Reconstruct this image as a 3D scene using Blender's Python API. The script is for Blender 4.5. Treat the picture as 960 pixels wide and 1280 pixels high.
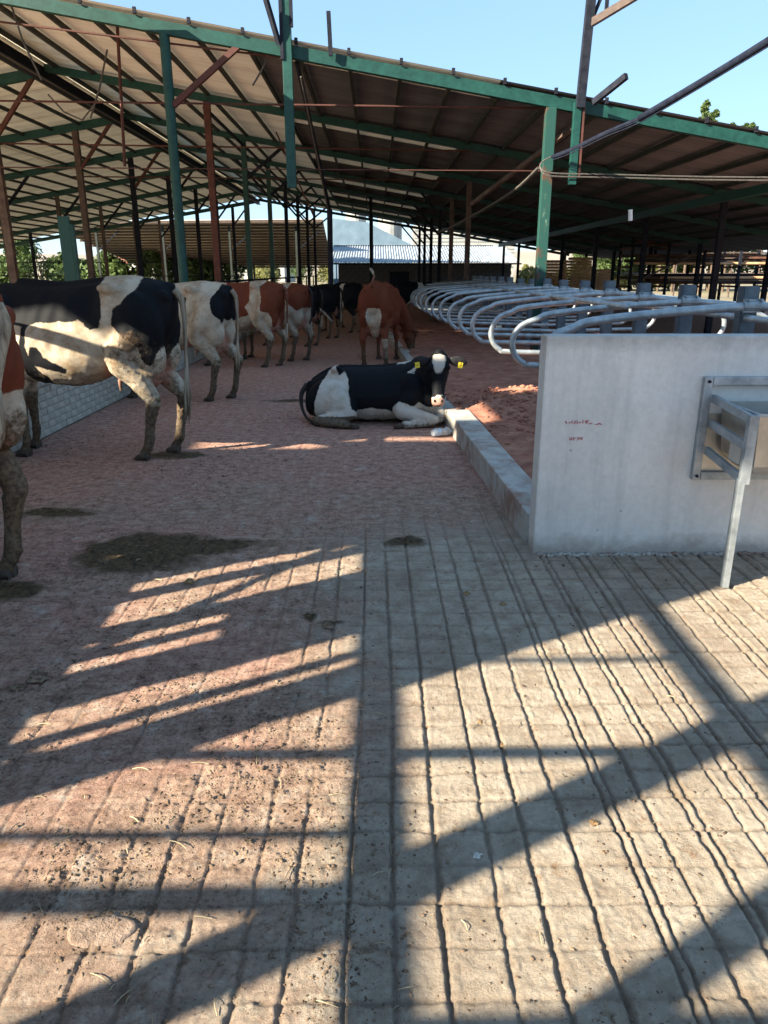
import bpy, bmesh, math, random
import numpy as np
from mathutils import Vector, Matrix, noise as mnoise
random.seed(7); RNG = np.random.default_rng(11)
for o in list(bpy.data.objects): bpy.data.objects.remove(o)
scene = bpy.context.scene
COL = scene.collection
R = math.radians
PI = math.pi

# ---------------------------------------------------------------- camera, sky, sun, exposure
CAM_H = 1.5
cam_d = bpy.data.cameras.new('camera'); cam = bpy.data.objects.new('camera', cam_d); COL.objects.link(cam)
cam.location = (0, 0, CAM_H)
cam.rotation_euler = (R(90 - 18.06), 0, R(-0.62))
cam_d.sensor_fit = 'VERTICAL'; cam_d.sensor_height = 36; cam_d.lens = 920 / 1280 * 36
cam_d.clip_start = 0.05; cam_d.clip_end = 3000
scene.camera = cam

SUN_EL = R(28.0)
SUN_AZ = math.atan2(-0.87, -0.49)            # compass angle of the sun, clockwise from +Y
to_sun = Vector((math.sin(SUN_AZ) * math.cos(SUN_EL), math.cos(SUN_AZ) * math.cos(SUN_EL), math.sin(SUN_EL)))
world = bpy.data.worlds.new('World'); scene.world = world; world.use_nodes = True
wn = world.node_tree; bg = wn.nodes['Background']
sky = wn.nodes.new('ShaderNodeTexSky'); sky.sky_type = 'NISHITA'; sky.sun_disc = False
sky.sun_elevation = SUN_EL; sky.sun_rotation = SUN_AZ % (2 * PI)
sky.air_density = 1.0; sky.dust_density = 0.0; sky.ozone_density = 4.0
tint = wn.nodes.new('ShaderNodeMix'); tint.data_type = 'RGBA'; tint.blend_type = 'MULTIPLY'; tint.inputs[0].default_value = 1.0
wn.links.new(sky.outputs[0], tint.inputs[6]); tint.inputs[7].default_value = (0.70, 0.66, 0.62, 1)
# a thin even veil of haze over the whole dome, the same in every direction
veil = wn.nodes.new('ShaderNodeMix'); veil.data_type = 'RGBA'; veil.inputs[0].default_value = 0.80
wn.links.new(tint.outputs[2], veil.inputs[6]); veil.inputs[7].default_value = (0.42, 0.71, 1.06, 1)
wn.links.new(veil.outputs[2], bg.inputs[0]); bg.inputs[1].default_value = 0.10
sun_d = bpy.data.lights.new('sun', 'SUN'); sun = bpy.data.objects.new('sun', sun_d); COL.objects.link(sun)
sun.rotation_euler = (-to_sun).to_track_quat('-Z', 'Y').to_euler()
sun_d.energy = 2.4; sun_d.angle = R(0.5); sun_d.color = (1.0, 0.91, 0.72)
vs = scene.view_settings
vs.view_transform = 'Standard'; vs.look = 'None'; vs.exposure = 3.1; vs.gamma = 1.0; vs.use_curve_mapping = False
scene.render.engine = 'CYCLES'
scene.cycles.max_bounces = 6; scene.cycles.diffuse_bounces = 4; scene.cycles.glossy_bounces = 3
scene.cycles.transmission_bounces = 4; scene.cycles.transparent_max_bounces = 8
scene.cycles.use_denoising = True

# ---------------------------------------------------------------- numpy noise
def _hash(ix, iy, s):
    h = (ix.astype(np.int64) * 374761393 + iy.astype(np.int64) * 668265263 + s * 1442695041) & 0xFFFFFFFF
    h = ((h ^ (h >> 13)) * 1274126177) & 0xFFFFFFFF
    return ((h ^ (h >> 16)) & 0xFFFF) / 65535.0
def vnoise(x, y, s=0):
    x = np.asarray(x, float); y = np.asarray(y, float)
    ix = np.floor(x); iy = np.floor(y); fx = x - ix; fy = y - iy
    fx = fx * fx * (3 - 2 * fx); fy = fy * fy * (3 - 2 * fy)
    a = _hash(ix, iy, s); b = _hash(ix + 1, iy, s); c = _hash(ix, iy + 1, s); d = _hash(ix + 1, iy + 1, s)
    return (a * (1 - fx) + b * fx) * (1 - fy) + (c * (1 - fx) + d * fx) * fy
def fbm(x, y, o=4, s=0):
    t = 0; a = 0.5
    for i in range(o):
        t = t + a * vnoise(x * 2 ** i, y * 2 ** i, s + i * 17); a *= 0.5
    return t
def sstep(a, b, x):
    t = np.clip((x - a) / (b - a), 0, 1); return t * t * (3 - 2 * t)

# ---------------------------------------------------------------- mesh helpers
class MB:
    def __init__(s): s.v = []; s.f = []
    def add(s, vs, fs):
        b = len(s.v); s.v += [tuple(v) for v in vs]; s.f += [tuple(b + i for i in f) for f in fs]; return s
    def box(s, c, d, rot=None):
        x, y, z = d[0] / 2, d[1] / 2, d[2] / 2
        p = [Vector(q) for q in ((-x,-y,-z),(x,-y,-z),(x,y,-z),(-x,y,-z),(-x,-y,z),(x,-y,z),(x,y,z),(-x,y,z))]
        if rot is not None: p = [rot @ q for q in p]
        c = Vector(c)
        return s.add([q + c for q in p], [(0,3,2,1),(4,5,6,7),(0,1,5,4),(1,2,6,5),(2,3,7,6),(3,0,4,7)])
    def bar(s, a, b, w, h, up=(0, 0, 1)):
        a = Vector(a); b = Vector(b); d = b - a; L = d.length; x = d / L
        u = Vector(up)
        if abs(x.dot(u)) > 0.98: u = Vector((0, 1, 0))
        y = u.cross(x).normalized(); z = x.cross(y)
        m = Matrix((x, y, z)).transposed()
        return s.box((a + b) / 2, (L, w, h), m)
    def tube(s, pts, r, n=8, cap=True):
        pts = [Vector(p) for p in pts]; m = len(pts)
        rr = r if isinstance(r, (list, tuple)) else [r] * m
        vs = []; fs = []; prev = None
        for i, p in enumerate(pts):
            t = (pts[min(i + 1, m - 1)] - pts[max(i - 1, 0)]).normalized()
            if prev is None:
                u = Vector((0, 0, 1)) if abs(t.z) < 0.9 else Vector((0, 1, 0))
                prev = (u - t * u.dot(t)).normalized()
            else: prev = (prev - t * prev.dot(t)).normalized()
            w = t.cross(prev)
            for k in range(n):
                a = 2 * PI * k / n
                vs.append(p + (prev * math.cos(a) + w * math.sin(a)) * rr[i])
        for i in range(m - 1):
            for k in range(n):
                k2 = (k + 1) % n
                fs.append((i*n+k, i*n+k2, (i+1)*n+k2, (i+1)*n+k))
        if cap:
            fs.append(tuple(range(n))[::-1]); fs.append(tuple((m-1)*n+k for k in range(n)))
        return s.add(vs, fs)
    def loft(s, st, n=16, p=2.0, egg=0.0):
        """st: (centre, right vector half-width, up vector half-height) -> closed skin with domed ends"""
        vs = []; fs = []; m = len(st)
        for c, rv, uv in st:
            c = Vector(c); rv = Vector(rv); uv = Vector(uv)
            for k in range(n):
                a = 2 * PI * k / n; ca, sa = math.cos(a), math.sin(a)
                x = math.copysign(abs(ca) ** (2 / p), ca); y = math.copysign(abs(sa) ** (2 / p), sa)
                x *= 1 - egg * max(0, y)
                vs.append(c + rv * x + uv * y)
        for i in range(m - 1):
            for k in range(n):
                k2 = (k + 1) % n
                fs.append((i*n+k, i*n+k2, (i+1)*n+k2, (i+1)*n+k))
        fs.append(tuple(range(n))[::-1]); fs.append(tuple((m-1)*n+k for k in range(n)))
        return s.add(vs, fs)
    def limb(s, pts, n=12):
        """pts: (x,y,z,r[,ry]) chain of joints, smoothly interpolated, rounded ends"""
        P = [Vector(q[:3]) for q in pts]; r = [q[3] for q in pts]
        Q = []; q = []
        def end(i, j):
            d = (P[i] - P[j]).normalized()
            return [(P[i] + d * r[i] * math.sin(a), r[i] * math.cos(a)) for a in (0.5, 1.0, 1.4)]
        for pt, rad in reversed(end(0, 1)): Q.append(pt); q.append(rad)
        for i in range(len(P) - 1):
            for k in range(4):
                t = k / 4
                p0 = P[max(i-1, 0)]; p1 = P[i]; p2 = P[i+1]; p3 = P[min(i+2, len(P)-1)]
                c = 0.5 * ((2*p1) + (p2-p0)*t + (2*p0-5*p1+4*p2-p3)*t*t + (3*p1-p0-3*p2+p3)*t*t*t)
                tt = t * t * (3 - 2 * t)
                Q.append(c); q.append(r[i] * (1-tt) + r[i+1] * tt)
        Q.append(P[-1]); q.append(r[-1])
        for pt, rad in end(-1, -2): Q.append(pt); q.append(rad)
        return s.tube(Q, q, n)
    def ball(s, c, r, n=12, m=8):
        r = r if isinstance(r, (tuple, list)) else (r, r, r)
        vs = [(c[0], c[1], c[2] - r[2])]; fs = []
        for i in range(1, m):
            t = PI * i / m
            for k in range(n):
                a = 2 * PI * k / n
                vs.append((c[0] + r[0]*math.sin(t)*math.cos(a), c[1] + r[1]*math.sin(t)*math.sin(a), c[2] - r[2]*math.cos(t)))
        vs.append((c[0], c[1], c[2] + r[2]))
        for k in range(n): fs.append((0, 1 + (k+1) % n, 1 + k))
        for i in range(m - 2):
            for k in range(n):
                fs.append((1+i*n+k, 1+i*n+(k+1) % n, 1+(i+1)*n+(k+1) % n, 1+(i+1)*n+k))
        L = len(vs) - 1
        for k in range(n): fs.append((L, 1+(m-2)*n+k, 1+(m-2)*n+(k+1) % n))
        return s.add(vs, fs)
    def mesh(s, name, smooth=False):
        me = bpy.data.meshes.new(name); me.from_pydata(s.v, [], s.f); me.update()
        if smooth: me.polygons.foreach_set('use_smooth', [True] * len(me.polygons))
        return me
    def build(s, name, mat, parent=None, smooth=False, bevel=0):
        me = s.mesh(name, smooth)
        if bevel:
            bm = bmesh.new(); bm.from_mesh(me)
            bmesh.ops.bevel(bm, geom=bm.edges[:], offset=bevel, segments=2, affect='EDGES', profile=0.6)
            bm.to_mesh(me); bm.free()
        return link(name, me, mat, parent)

def link(name, me, mat, parent=None):
    o = bpy.data.objects.new(name, me); COL.objects.link(o)
    if mat is not None and len(me.materials) == 0: me.materials.append(mat)
    if parent is not None: o.parent = parent
    return o
def tag(o, label=None, cat=None, group=None, kind=None):
    if label: o['label'] = label
    if cat: o['category'] = cat
    if group: o['group'] = group
    if kind: o['kind'] = kind
    return o
def empty(name, loc=(0, 0, 0), rz=0.0, label=None, cat=None, group=None):
    o = bpy.data.objects.new(name, None); COL.objects.link(o); o.location = loc; o.rotation_euler = (0, 0, rz)
    o.empty_display_size = 0.2
    return tag(o, label, cat, group)
def copy_tree(o, parent=None):
    c = o.copy(); COL.objects.link(c); c.parent = parent
    for ch in o.children: copy_tree(ch, c)
    return c

# ---------------------------------------------------------------- materials
def mat(name):
    m = bpy.data.materials.new(name); m.use_nodes = True
    nt = m.node_tree; b = nt.nodes['Principled BSDF']; b.inputs['Specular IOR Level'].default_value = 0.3
    return m, nt, b
def N(nt, t, **kw):
    n = nt.nodes.new(t)
    for k, v in kw.items():
        if k.startswith('i_'):
            key = k[2:].replace('_', ' '); n.inputs[int(key) if key.isdigit() else key].default_value = v
        else: setattr(n, k, v)
    return n
def ntex(nt, scale, detail=6, rough=0.6, coord='Object', stretch=None, dist=0.0):
    tc = nt.nodes.new('ShaderNodeTexCoord'); t = N(nt, 'ShaderNodeTexNoise', i_Scale=scale, i_Detail=detail, i_Roughness=rough, i_Distortion=dist)
    if stretch:
        mp = nt.nodes.new('ShaderNodeMapping'); mp.inputs['Scale'].default_value = stretch
        nt.links.new(tc.outputs[coord], mp.inputs[0]); nt.links.new(mp.outputs[0], t.inputs[0])
    else: nt.links.new(tc.outputs[coord], t.inputs[0])
    return t.outputs[0]
def ramp(nt, src, stops):
    r = nt.nodes.new('ShaderNodeValToRGB'); e = r.color_ramp.elements
    while len(e) < len(stops): e.new(0.5)
    for i, (p, c) in enumerate(stops):
        e[i].position = p; e[i].color = (c if len(c) == 4 else (*c, 1)) if isinstance(c, tuple) else (c, c, c, 1)
    nt.links.new(src, r.inputs[0]); return r.outputs[0]
def mix(nt, fac, a, b, blend='MIX'):
    m = nt.nodes.new('ShaderNodeMix'); m.data_type = 'RGBA'; m.blend_type = blend
    for sock, v in ((m.inputs[0], fac), (m.inputs[6], a), (m.inputs[7], b)):
        if hasattr(v, 'is_output'): nt.links.new(v, sock)
        elif isinstance(v, (int, float)): sock.default_value = v
        else: sock.default_value = (*v, 1) if len(v) == 3 else v
    return m.outputs[2]
def math_(nt, op, a, b=0.0, c=None):
    m = nt.nodes.new('ShaderNodeMath'); m.operation = op
    for i, v in enumerate((a, b) if c is None else (a, b, c)):
        if hasattr(v, 'is_output'): nt.links.new(v, m.inputs[i])
        else: m.inputs[i].default_value = v
    return m.outputs[0]
def attr(nt, name):
    a = nt.nodes.new('ShaderNodeAttribute'); a.attribute_name = name; return a.outputs['Fac']
def bump(nt, b, h, strength, dist=0.01):
    n = N(nt, 'ShaderNodeBump', i_Strength=strength, i_Distance=dist); nt.links.new(h, n.inputs['Height'])
    nt.links.new(n.outputs[0], b.inputs['Normal'])
def setc(nt, b, col, key='Base Color'):
    if hasattr(col, 'is_output'): nt.links.new(col, b.inputs[key])
    else: b.inputs[key].default_value = (*col, 1) if isinstance(col, tuple) and len(col) == 3 else col
def simple(name, c1, c2, scale=6, rough=0.7, metal=0.0, bmp=0.0, detail=6, stretch=None, spec=None, lo=0.35, hi=0.65):
    m, nt, b = mat(name)
    n = ntex(nt, scale, detail, 0.65, stretch=stretch)
    setc(nt, b, ramp(nt, n, [(lo, c1), (hi, c2)]))
    b.inputs['Roughness'].default_value = rough; b.inputs['Metallic'].default_value = metal
    if spec is not None: b.inputs['Specular IOR Level'].default_value = spec
    if bmp: bump(nt, b, ntex(nt, scale * 4, 5, 0.6), bmp)
    return m
M = {}
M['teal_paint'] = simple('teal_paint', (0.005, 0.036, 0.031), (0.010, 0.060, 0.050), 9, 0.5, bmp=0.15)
def worn_teal():
    m, nt, b = mat('worn_teal_paint')
    n = ntex(nt, 5, 8, 0.75, stretch=(1, 1, 0.35))
    c = mix(nt, ramp(nt, n, [(0.62, 0.0), (0.67, 0.9)]), (0.014, 0.058, 0.048), (0.16, 0.22, 0.16))
    c = mix(nt, ramp(nt, ntex(nt, 3, 6), [(0.58, 0.0), (0.66, 0.7)]), c, (0.10, 0.035, 0.02))
    setc(nt, b, c); b.inputs['Roughness'].default_value = 0.55; bump(nt, b, n, 0.25); return m
M['worn_teal'] = worn_teal()
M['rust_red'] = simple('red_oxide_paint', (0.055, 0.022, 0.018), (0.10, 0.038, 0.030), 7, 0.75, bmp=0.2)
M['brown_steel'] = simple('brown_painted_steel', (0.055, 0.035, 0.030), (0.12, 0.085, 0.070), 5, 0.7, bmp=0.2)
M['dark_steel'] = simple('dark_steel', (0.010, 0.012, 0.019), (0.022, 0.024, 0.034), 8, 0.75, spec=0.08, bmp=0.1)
M['purlin'] = simple('dark_purlin_steel', (0.016, 0.022, 0.020), (0.035, 0.040, 0.036), 8, 0.7)
M['galv'] = simple('galvanised_steel', (0.22, 0.245, 0.26), (0.42, 0.45, 0.465), 9, 0.42, metal=0.45, bmp=0.05, spec=0.5)
M['galv_post'] = simple('galvanised_post', (0.055, 0.075, 0.095), (0.105, 0.135, 0.165), 9, 0.5, metal=0.3, bmp=0.05, spec=0.5)
M['stainless'] = simple('stainless_plate', (0.42, 0.40, 0.36), (0.58, 0.55, 0.50), 7, 0.38, metal=0.75, spec=0.5)
M['wire'] = simple('grey_wire', (0.05, 0.045, 0.042), (0.11, 0.10, 0.09), 30, 0.6)
M['conduit'] = simple('blue_grey_conduit', (0.010, 0.012, 0.022), (0.018, 0.022, 0.036), 12, 0.8, spec=0.05)
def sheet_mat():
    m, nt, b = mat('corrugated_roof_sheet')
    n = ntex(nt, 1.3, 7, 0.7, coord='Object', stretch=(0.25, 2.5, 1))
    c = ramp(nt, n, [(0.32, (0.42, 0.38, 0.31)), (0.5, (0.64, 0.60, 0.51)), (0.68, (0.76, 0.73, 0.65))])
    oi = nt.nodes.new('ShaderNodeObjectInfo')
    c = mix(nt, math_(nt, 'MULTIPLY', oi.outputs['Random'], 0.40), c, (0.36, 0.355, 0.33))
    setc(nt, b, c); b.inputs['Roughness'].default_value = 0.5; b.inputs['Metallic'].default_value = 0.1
    tr = nt.nodes.new('ShaderNodeBsdfTranslucent'); tr.inputs[0].default_value = (0.80, 0.70, 0.52, 1)      # slight translucency added to brighten the underside
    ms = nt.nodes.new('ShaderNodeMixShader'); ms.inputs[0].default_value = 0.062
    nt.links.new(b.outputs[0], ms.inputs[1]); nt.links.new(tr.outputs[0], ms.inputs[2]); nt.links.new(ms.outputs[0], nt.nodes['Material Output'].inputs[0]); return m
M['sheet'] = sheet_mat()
M['shaded_sheet'] = simple('shaded_roof_sheet', (0.060, 0.062, 0.072), (0.135, 0.138, 0.150), 1.2, 0.6, metal=0.1, stretch=(0.25, 2.5, 1))  # shade under the right slope put into a darker sheet colour
def concrete_wall():
    m, nt, b = mat('smooth_grey_concrete')
    big = ntex(nt, 1.6, 6, 0.6); fine = ntex(nt, 34, 7, 0.7)
    c = ramp(nt, big, [(0.32, (0.60, 0.565, 0.52)), (0.68, (0.76, 0.72, 0.67))])
    c = mix(nt, ramp(nt, fine, [(0.3, 0.0), (0.75, 0.28)]), c, (0.28, 0.27, 0.25))
    st = ntex(nt, 2.2, 5, 0.7, stretch=(3.5, 3.5, 0.25))
    c = mix(nt, ramp(nt, st, [(0.52, 0.0), (0.75, 0.30)]), c, (0.24, 0.24, 0.23))
    pit = N(nt, 'ShaderNodeTexVoronoi', i_Scale=15.0, i_Randomness=1.0); tc = nt.nodes.new('ShaderNodeTexCoord')
    nt.links.new(tc.outputs['Object'], pit.inputs['Vector'])
    keep = ntex(nt, 4.0, 3, 0.6)
    pm = math_(nt, 'MULTIPLY', ramp(nt, pit.outputs['Distance'], [(0.08, 1.0), (0.13, 0.0)]), ramp(nt, keep, [(0.62, 0.0), (0.68, 1.0)]))
    c = mix(nt, pm, c, (0.13, 0.11, 0.09))
    # dirty splash along the foot and weathered top edge
    sx = nt.nodes.new('ShaderNodeSeparateXYZ'); nt.links.new(tc.outputs['Object'], sx.inputs[0])
    zz = math_(nt, 'ADD', sx.outputs[2], math_(nt, 'MULTIPLY', math_(nt, 'SUBTRACT', ntex(nt, 6, 5, 0.7), 0.5), 0.22))
    c = mix(nt, ramp(nt, zz, [(0.02, 0.65), (0.11, 0.0)]), c, (0.22, 0.17, 0.13))
    zt = ramp(nt, math_(nt, 'SUBTRACT', zz, 0.0), [(0.98, 0.0), (1.0, 0.0)])
    mr = N(nt, 'ShaderNodeMapRange'); nt.links.new(zz, mr.inputs[0]); mr.inputs[1].default_value = 1.10; mr.inputs[2].default_value = 1.20
    c = mix(nt, math_(nt, 'MULTIPLY', mr.outputs[0], 0.55), c, (0.20, 0.19, 0.17))
    setc(nt, b, c); b.inputs['Roughness'].default_value = 0.75
    h = math_(nt, 'SUBTRACT', math_(nt, 'ADD', math_(nt, 'MULTIPLY', big, 0.6), math_(nt, 'MULTIPLY', fine, 0.35)), pm)
    bump(nt, b, h, 0.35, 0.004); return m
M['wall'] = concrete_wall()
def kerb_mat():
    m, nt, b = mat('dirty_concrete_kerb')
    n = ntex(nt, 6, 8, 0.7); c = ramp(nt, n, [(0.3, (0.26, 0.24, 0.21)), (0.6, (0.42, 0.40, 0.36))])
    c = mix(nt, ramp(nt, ntex(nt, 3.2, 6, 0.65), [(0.48, 0.0), (0.62, 0.75)]), c, (0.22, 0.10, 0.065))
    setc(nt, b, c); b.inputs['Roughness'].default_value = 0.9; bump(nt, b, ntex(nt, 40, 5), 0.4, 0.005); return m
M['kerb'] = kerb_mat()
def floor_mat():
    m, nt, b = mat('grooved_concrete_with_manure')
    fill = attr(nt, 'fill'); groove = attr(nt, 'groove'); wet = attr(nt, 'wet')
    n1 = ntex(nt, 1.1, 6, 0.6); n2 = ntex(nt, 9, 7, 0.7); n3 = ntex(nt, 60, 5, 0.7)
    conc = ramp(nt, n2, [(0.32, (0.29, 0.225, 0.165)), (0.50, (0.44, 0.365, 0.285)), (0.70, (0.53, 0.455, 0.365))])
    conc = mix(nt, ramp(nt, n1, [(0.40, 0.0), (0.66, 0.55)]), conc, (0.27, 0.20, 0.15))
    conc = mix(nt, ramp(nt, ntex(nt, 4.0, 8, 0.75), [(0.50, 0.0), (0.68, 0.6)]), conc, (0.20, 0.14, 0.09))
    mn = ntex(nt, 14, 7, 0.75)
    mud = mix(nt, ramp(nt, fill, [(0.72, 0.0), (0.90, 1.0)]), ramp(nt, mn, [(0.32, (0.17, 0.105, 0.072)), (0.50, (0.37, 0.25, 0.185)), (0.68, (0.50, 0.375, 0.285))]),
              ramp(nt, mn, [(0.32, (0.19, 0.095, 0.076)), (0.50, (0.44, 0.248, 0.188)), (0.68, (0.56, 0.36, 0.285))]))
    f = math_(nt, 'ADD', fill, math_(nt, 'MULTIPLY', math_(nt, 'SUBTRACT', ntex(nt, 7, 7, 0.75), 0.5), 1.1))
    c = mix(nt, ramp(nt, f, [(0.36, 0.0), (0.62, 1.0)]), conc, mud)
    sp = ramp(nt, ntex(nt, 30, 8, 0.8), [(0.545, 0.0), (0.61, 0.85)])
    c = mix(nt, math_(nt, 'MULTIPLY', sp, math_(nt, 'ADD', math_(nt, 'MULTIPLY', fill, 0.75), 0.12)), c, (0.075, 0.048, 0.035))
    rb = ramp(nt, ntex(nt, 12, 8, 0.8), [(0.575, 0.0), (0.65, 0.85)])
    c = mix(nt, rb, c, (0.22, 0.125, 0.062))
    sp2 = ramp(nt, ntex(nt, 38, 7, 0.75), [(0.62, 0.0), (0.69, 0.5)])
    c = mix(nt, sp2, c, (0.50, 0.43, 0.33))
    c = mix(nt, math_(nt, 'MULTIPLY', groove, ramp(nt, n2, [(0.35, 0.25), (0.6, 0.70)])), c, (0.12, 0.075, 0.048))
    s3 = ramp(nt, ntex(nt, 62, 8, 0.85), [(0.515, 0.0), (0.60, 1.0)])
    c = mix(nt, math_(nt, 'MULTIPLY', s3, math_(nt, 'ADD', math_(nt, "MULTIPLY", fill, 0.52), 0.14)), c, (0.085, 0.052, 0.034))
    st = ramp(nt, ntex(nt, 1.0, 8, 0.8, stretch=(5, 26, 1)), [(0.52, 0.0), (0.64, 1.0)])
    c = mix(nt, math_(nt, 'MULTIPLY', st, math_(nt, 'MULTIPLY', fill, 0.62)), c, (0.125, 0.060, 0.040))
    lt = ramp(nt, ntex(nt, 5.5, 8, 0.8), [(0.56, 0.0), (0.66, 0.55)])
    c = mix(nt, lt, c, (0.56, 0.50, 0.42))
    wf = math_(nt, 'ADD', wet, math_(nt, 'MULTIPLY', math_(nt, 'SUBTRACT', ntex(nt, 11, 7, 0.75), 0.5), 0.9))
    wm = ramp(nt, wf, [(0.25, 0.0), (0.50, 0.45), (0.80, 0.95)])
    c = mix(nt, wm, c, mix(nt, ramp(nt, ntex(nt, 34, 6, 0.7), [(0.4, 0.0), (0.65, 1.0)]), (0.030, 0.020, 0.010), (0.14, 0.092, 0.042)))
    setc(nt, b, c)
    setc(nt, b, ramp(nt, wm, [(0.0, 0.88), (1.0, 0.8)]), 'Roughness')
    b.inputs['Specular IOR Level'].default_value = 0.2
    h = math_(nt, 'ADD', math_(nt, 'MULTIPLY', ntex(nt, 110, 6, 0.8), 0.55), math_(nt, 'MULTIPLY', ntex(nt, 34, 8, 0.85), 1.1))
    bump(nt, b, h, 1.0, 0.014); return m
M['floor'] = floor_mat()
def soil_mat():
    m, nt, b = mat('red_bedding_soil')
    n = ntex(nt, 5, 8, 0.75)
    c = ramp(nt, n, [(0.3, (0.17, 0.062, 0.040)), (0.5, (0.30, 0.125, 0.082)), (0.72, (0.46, 0.235, 0.155))])
    setc(nt, b, c); b.inputs['Roughness'].default_value = 0.95
    bump(nt, b, ntex(nt, 32, 8, 0.75), 0.8, 0.015); return m
M['soil'] = soil_mat()
M['crumb'] = simple('dried_manure', (0.06, 0.038, 0.024), (0.24, 0.165, 0.11), 14, 0.95, bmp=0.4)
M['ochre_dung'] = simple('ochre_dung', (0.13, 0.075, 0.035), (0.34, 0.21, 0.10), 30, 0.9, bmp=0.5)
M['straw'] = simple('straw', (0.22, 0.17, 0.10), (0.40, 0.33, 0.21), 9, 0.8)
M['stone'] = simple('pebble', (0.35, 0.33, 0.30), (0.6, 0.58, 0.54), 9, 0.8)
M['brick'] = simple('pale_grey_block', (0.30, 0.27, 0.225), (0.46, 0.425, 0.37), 7, 0.9, bmp=0.4)
M['mortar'] = simple('mortar', (0.28, 0.25, 0.21), (0.42, 0.39, 0.34), 10, 0.95, bmp=0.3)
M['block'] = simple('dark_concrete_block', (0.055, 0.05, 0.048), (0.12, 0.11, 0.105), 4, 0.9, bmp=0.3)
M['white_sheet'] = simple('weathered_white_roof', (0.16, 0.18, 0.20), (0.36, 0.39, 0.42), 2, 0.5, metal=0.2)
M['blue_sheet'] = simple('blue_grey_cladding', (0.10, 0.15, 0.20), (0.14, 0.20, 0.26), 1, 0.5)
M['cream'] = simple('cream_cladding', (0.26, 0.255, 0.24), (0.36, 0.35, 0.33), 2, 0.6)
M['tile_roof'] = simple('red_roof', (0.36, 0.12, 0.07), (0.46, 0.18, 0.11), 4, 0.8)
M['pallet'] = simple('orange_timber', (0.42, 0.22, 0.11), (0.62, 0.38, 0.22), 5, 0.8, bmp=0.2)
M['rusty'] = simple('rusty_pipe', (0.06, 0.030, 0.022), (0.17, 0.075, 0.045), 6, 0.8)
M['bark'] = simple('bark', (0.07, 0.05, 0.035), (0.14, 0.10, 0.07), 8, 0.9)
def leaf_mat(name, a, b_):
    m, nt, b = mat(name)
    oi = nt.nodes.new('ShaderNodeObjectInfo'); g = nt.nodes.new('ShaderNodeNewGeometry')
    n = ntex(nt, 0.9, 4, 0.6)
    c = ramp(nt, n, [(0.35, a), (0.65, b_)])
    setc(nt, b, c); b.inputs['Roughness'].default_value = 0.6
    tr = nt.nodes.new('ShaderNodeBsdfTranslucent'); nt.links.new(c, tr.inputs[0])
    ms = nt.nodes.new('ShaderNodeMixShader'); ms.inputs[0].default_value = 0.3
    out = nt.nodes['Material Output']
    nt.links.new(b.outputs[0], ms.inputs[1]); nt.links.new(tr.outputs[0], ms.inputs[2]); nt.links.new(ms.outputs[0], out.inputs[0])
    return m
M['leaf'] = leaf_mat('green_leaves', (0.045, 0.075, 0.022), (0.12, 0.17, 0.055))
M['leaf_y'] = leaf_mat('yellow_green_leaves', (0.12, 0.13, 0.045), (0.27, 0.26, 0.10))
def hair_mat(dark, light=(0.62, 0.56, 0.47), name='cow_coat', grime=1.0):
    """coat: 'patch' picks the dark colour, 'dirt' the mud, 'pink' bare skin"""
    m, nt, b = mat(name)
    n = ntex(nt, 14, 6, 0.65)
    p = math_(nt, 'ADD', attr(nt, 'patch'), math_(nt, 'MULTIPLY', math_(nt, 'SUBTRACT', n, 0.5), 0.05))
    pm = ramp(nt, math_(nt, 'ADD', math_(nt, 'MULTIPLY', p, 20.0), 0.5), [(0.40, 0.0), (0.60, 1.0)])
    hairs = ntex(nt, 60, 4, 0.7, stretch=(0.25, 1, 1))
    lc = mix(nt, ramp(nt, hairs, [(0.3, 0.0), (0.75, 0.35)]), light, tuple(x * 0.62 for x in light))
    lc = mix(nt, math_(nt, 'MULTIPLY', ramp(nt, ntex(nt, 4.5, 7, 0.75), [(0.42, 0.0), (0.66, 0.80)]), grime), lc, (0.25, 0.17, 0.10))
    dc = mix(nt, ramp(nt, hairs, [(0.3, 0.0), (0.8, 0.5)]), dark, tuple(x * 1.7 + 0.004 for x in dark))
    c = mix(nt, pm, lc, dc)
    c = mix(nt, attr(nt, 'pink'), c, (0.36, 0.17, 0.125))
    d = math_(nt, 'ADD', attr(nt, 'dirt'), math_(nt, 'MULTIPLY', math_(nt, 'SUBTRACT', ntex(nt, 16, 8, 0.8), 0.5), 1.15))
    dm = ramp(nt, d, [(0.44, 0.0), (0.62, 0.92)])
    c = mix(nt, dm, c, mix(nt, ramp(nt, ntex(nt, 40, 5), [(0.4, 0.0), (0.6, 1.0)]), (0.035, 0.023, 0.015), (0.12, 0.080, 0.048)))
    setc(nt, b, c); b.inputs['Roughness'].default_value = 0.66; b.inputs['Specular IOR Level'].default_value = 0.10
    h = math_(nt, 'ADD', math_(nt, 'MULTIPLY', hairs, 0.35), math_(nt, 'MULTIPLY', dm, ntex(nt, 45, 5, 0.7)))
    bump(nt, b, h, 0.7, 0.006); return m
M['coat_black'] = hair_mat((0.004, 0.0045, 0.006), (0.47, 0.40, 0.31), name='black_and_white_coat', grime=1.25)
M['coat_black_clean'] = hair_mat((0.004, 0.0045, 0.006), (0.52, 0.48, 0.42), name='clean_black_and_white_coat', grime=0.6)
M['coat_red'] = hair_mat((0.105, 0.026, 0.012), (0.44, 0.37, 0.29), name='red_and_white_coat', grime=1.35)
M['hoof'] = simple('hoof_horn', (0.03, 0.022, 0.016), (0.08, 0.055, 0.04), 12, 0.7, bmp=0.3)
M['tail_w'] = simple('pale_tail_hair', (0.12, 0.085, 0.055), (0.40, 0.33, 0.24), 30, 0.85, bmp=0.5, stretch=(1, 1, 0.1))
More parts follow.
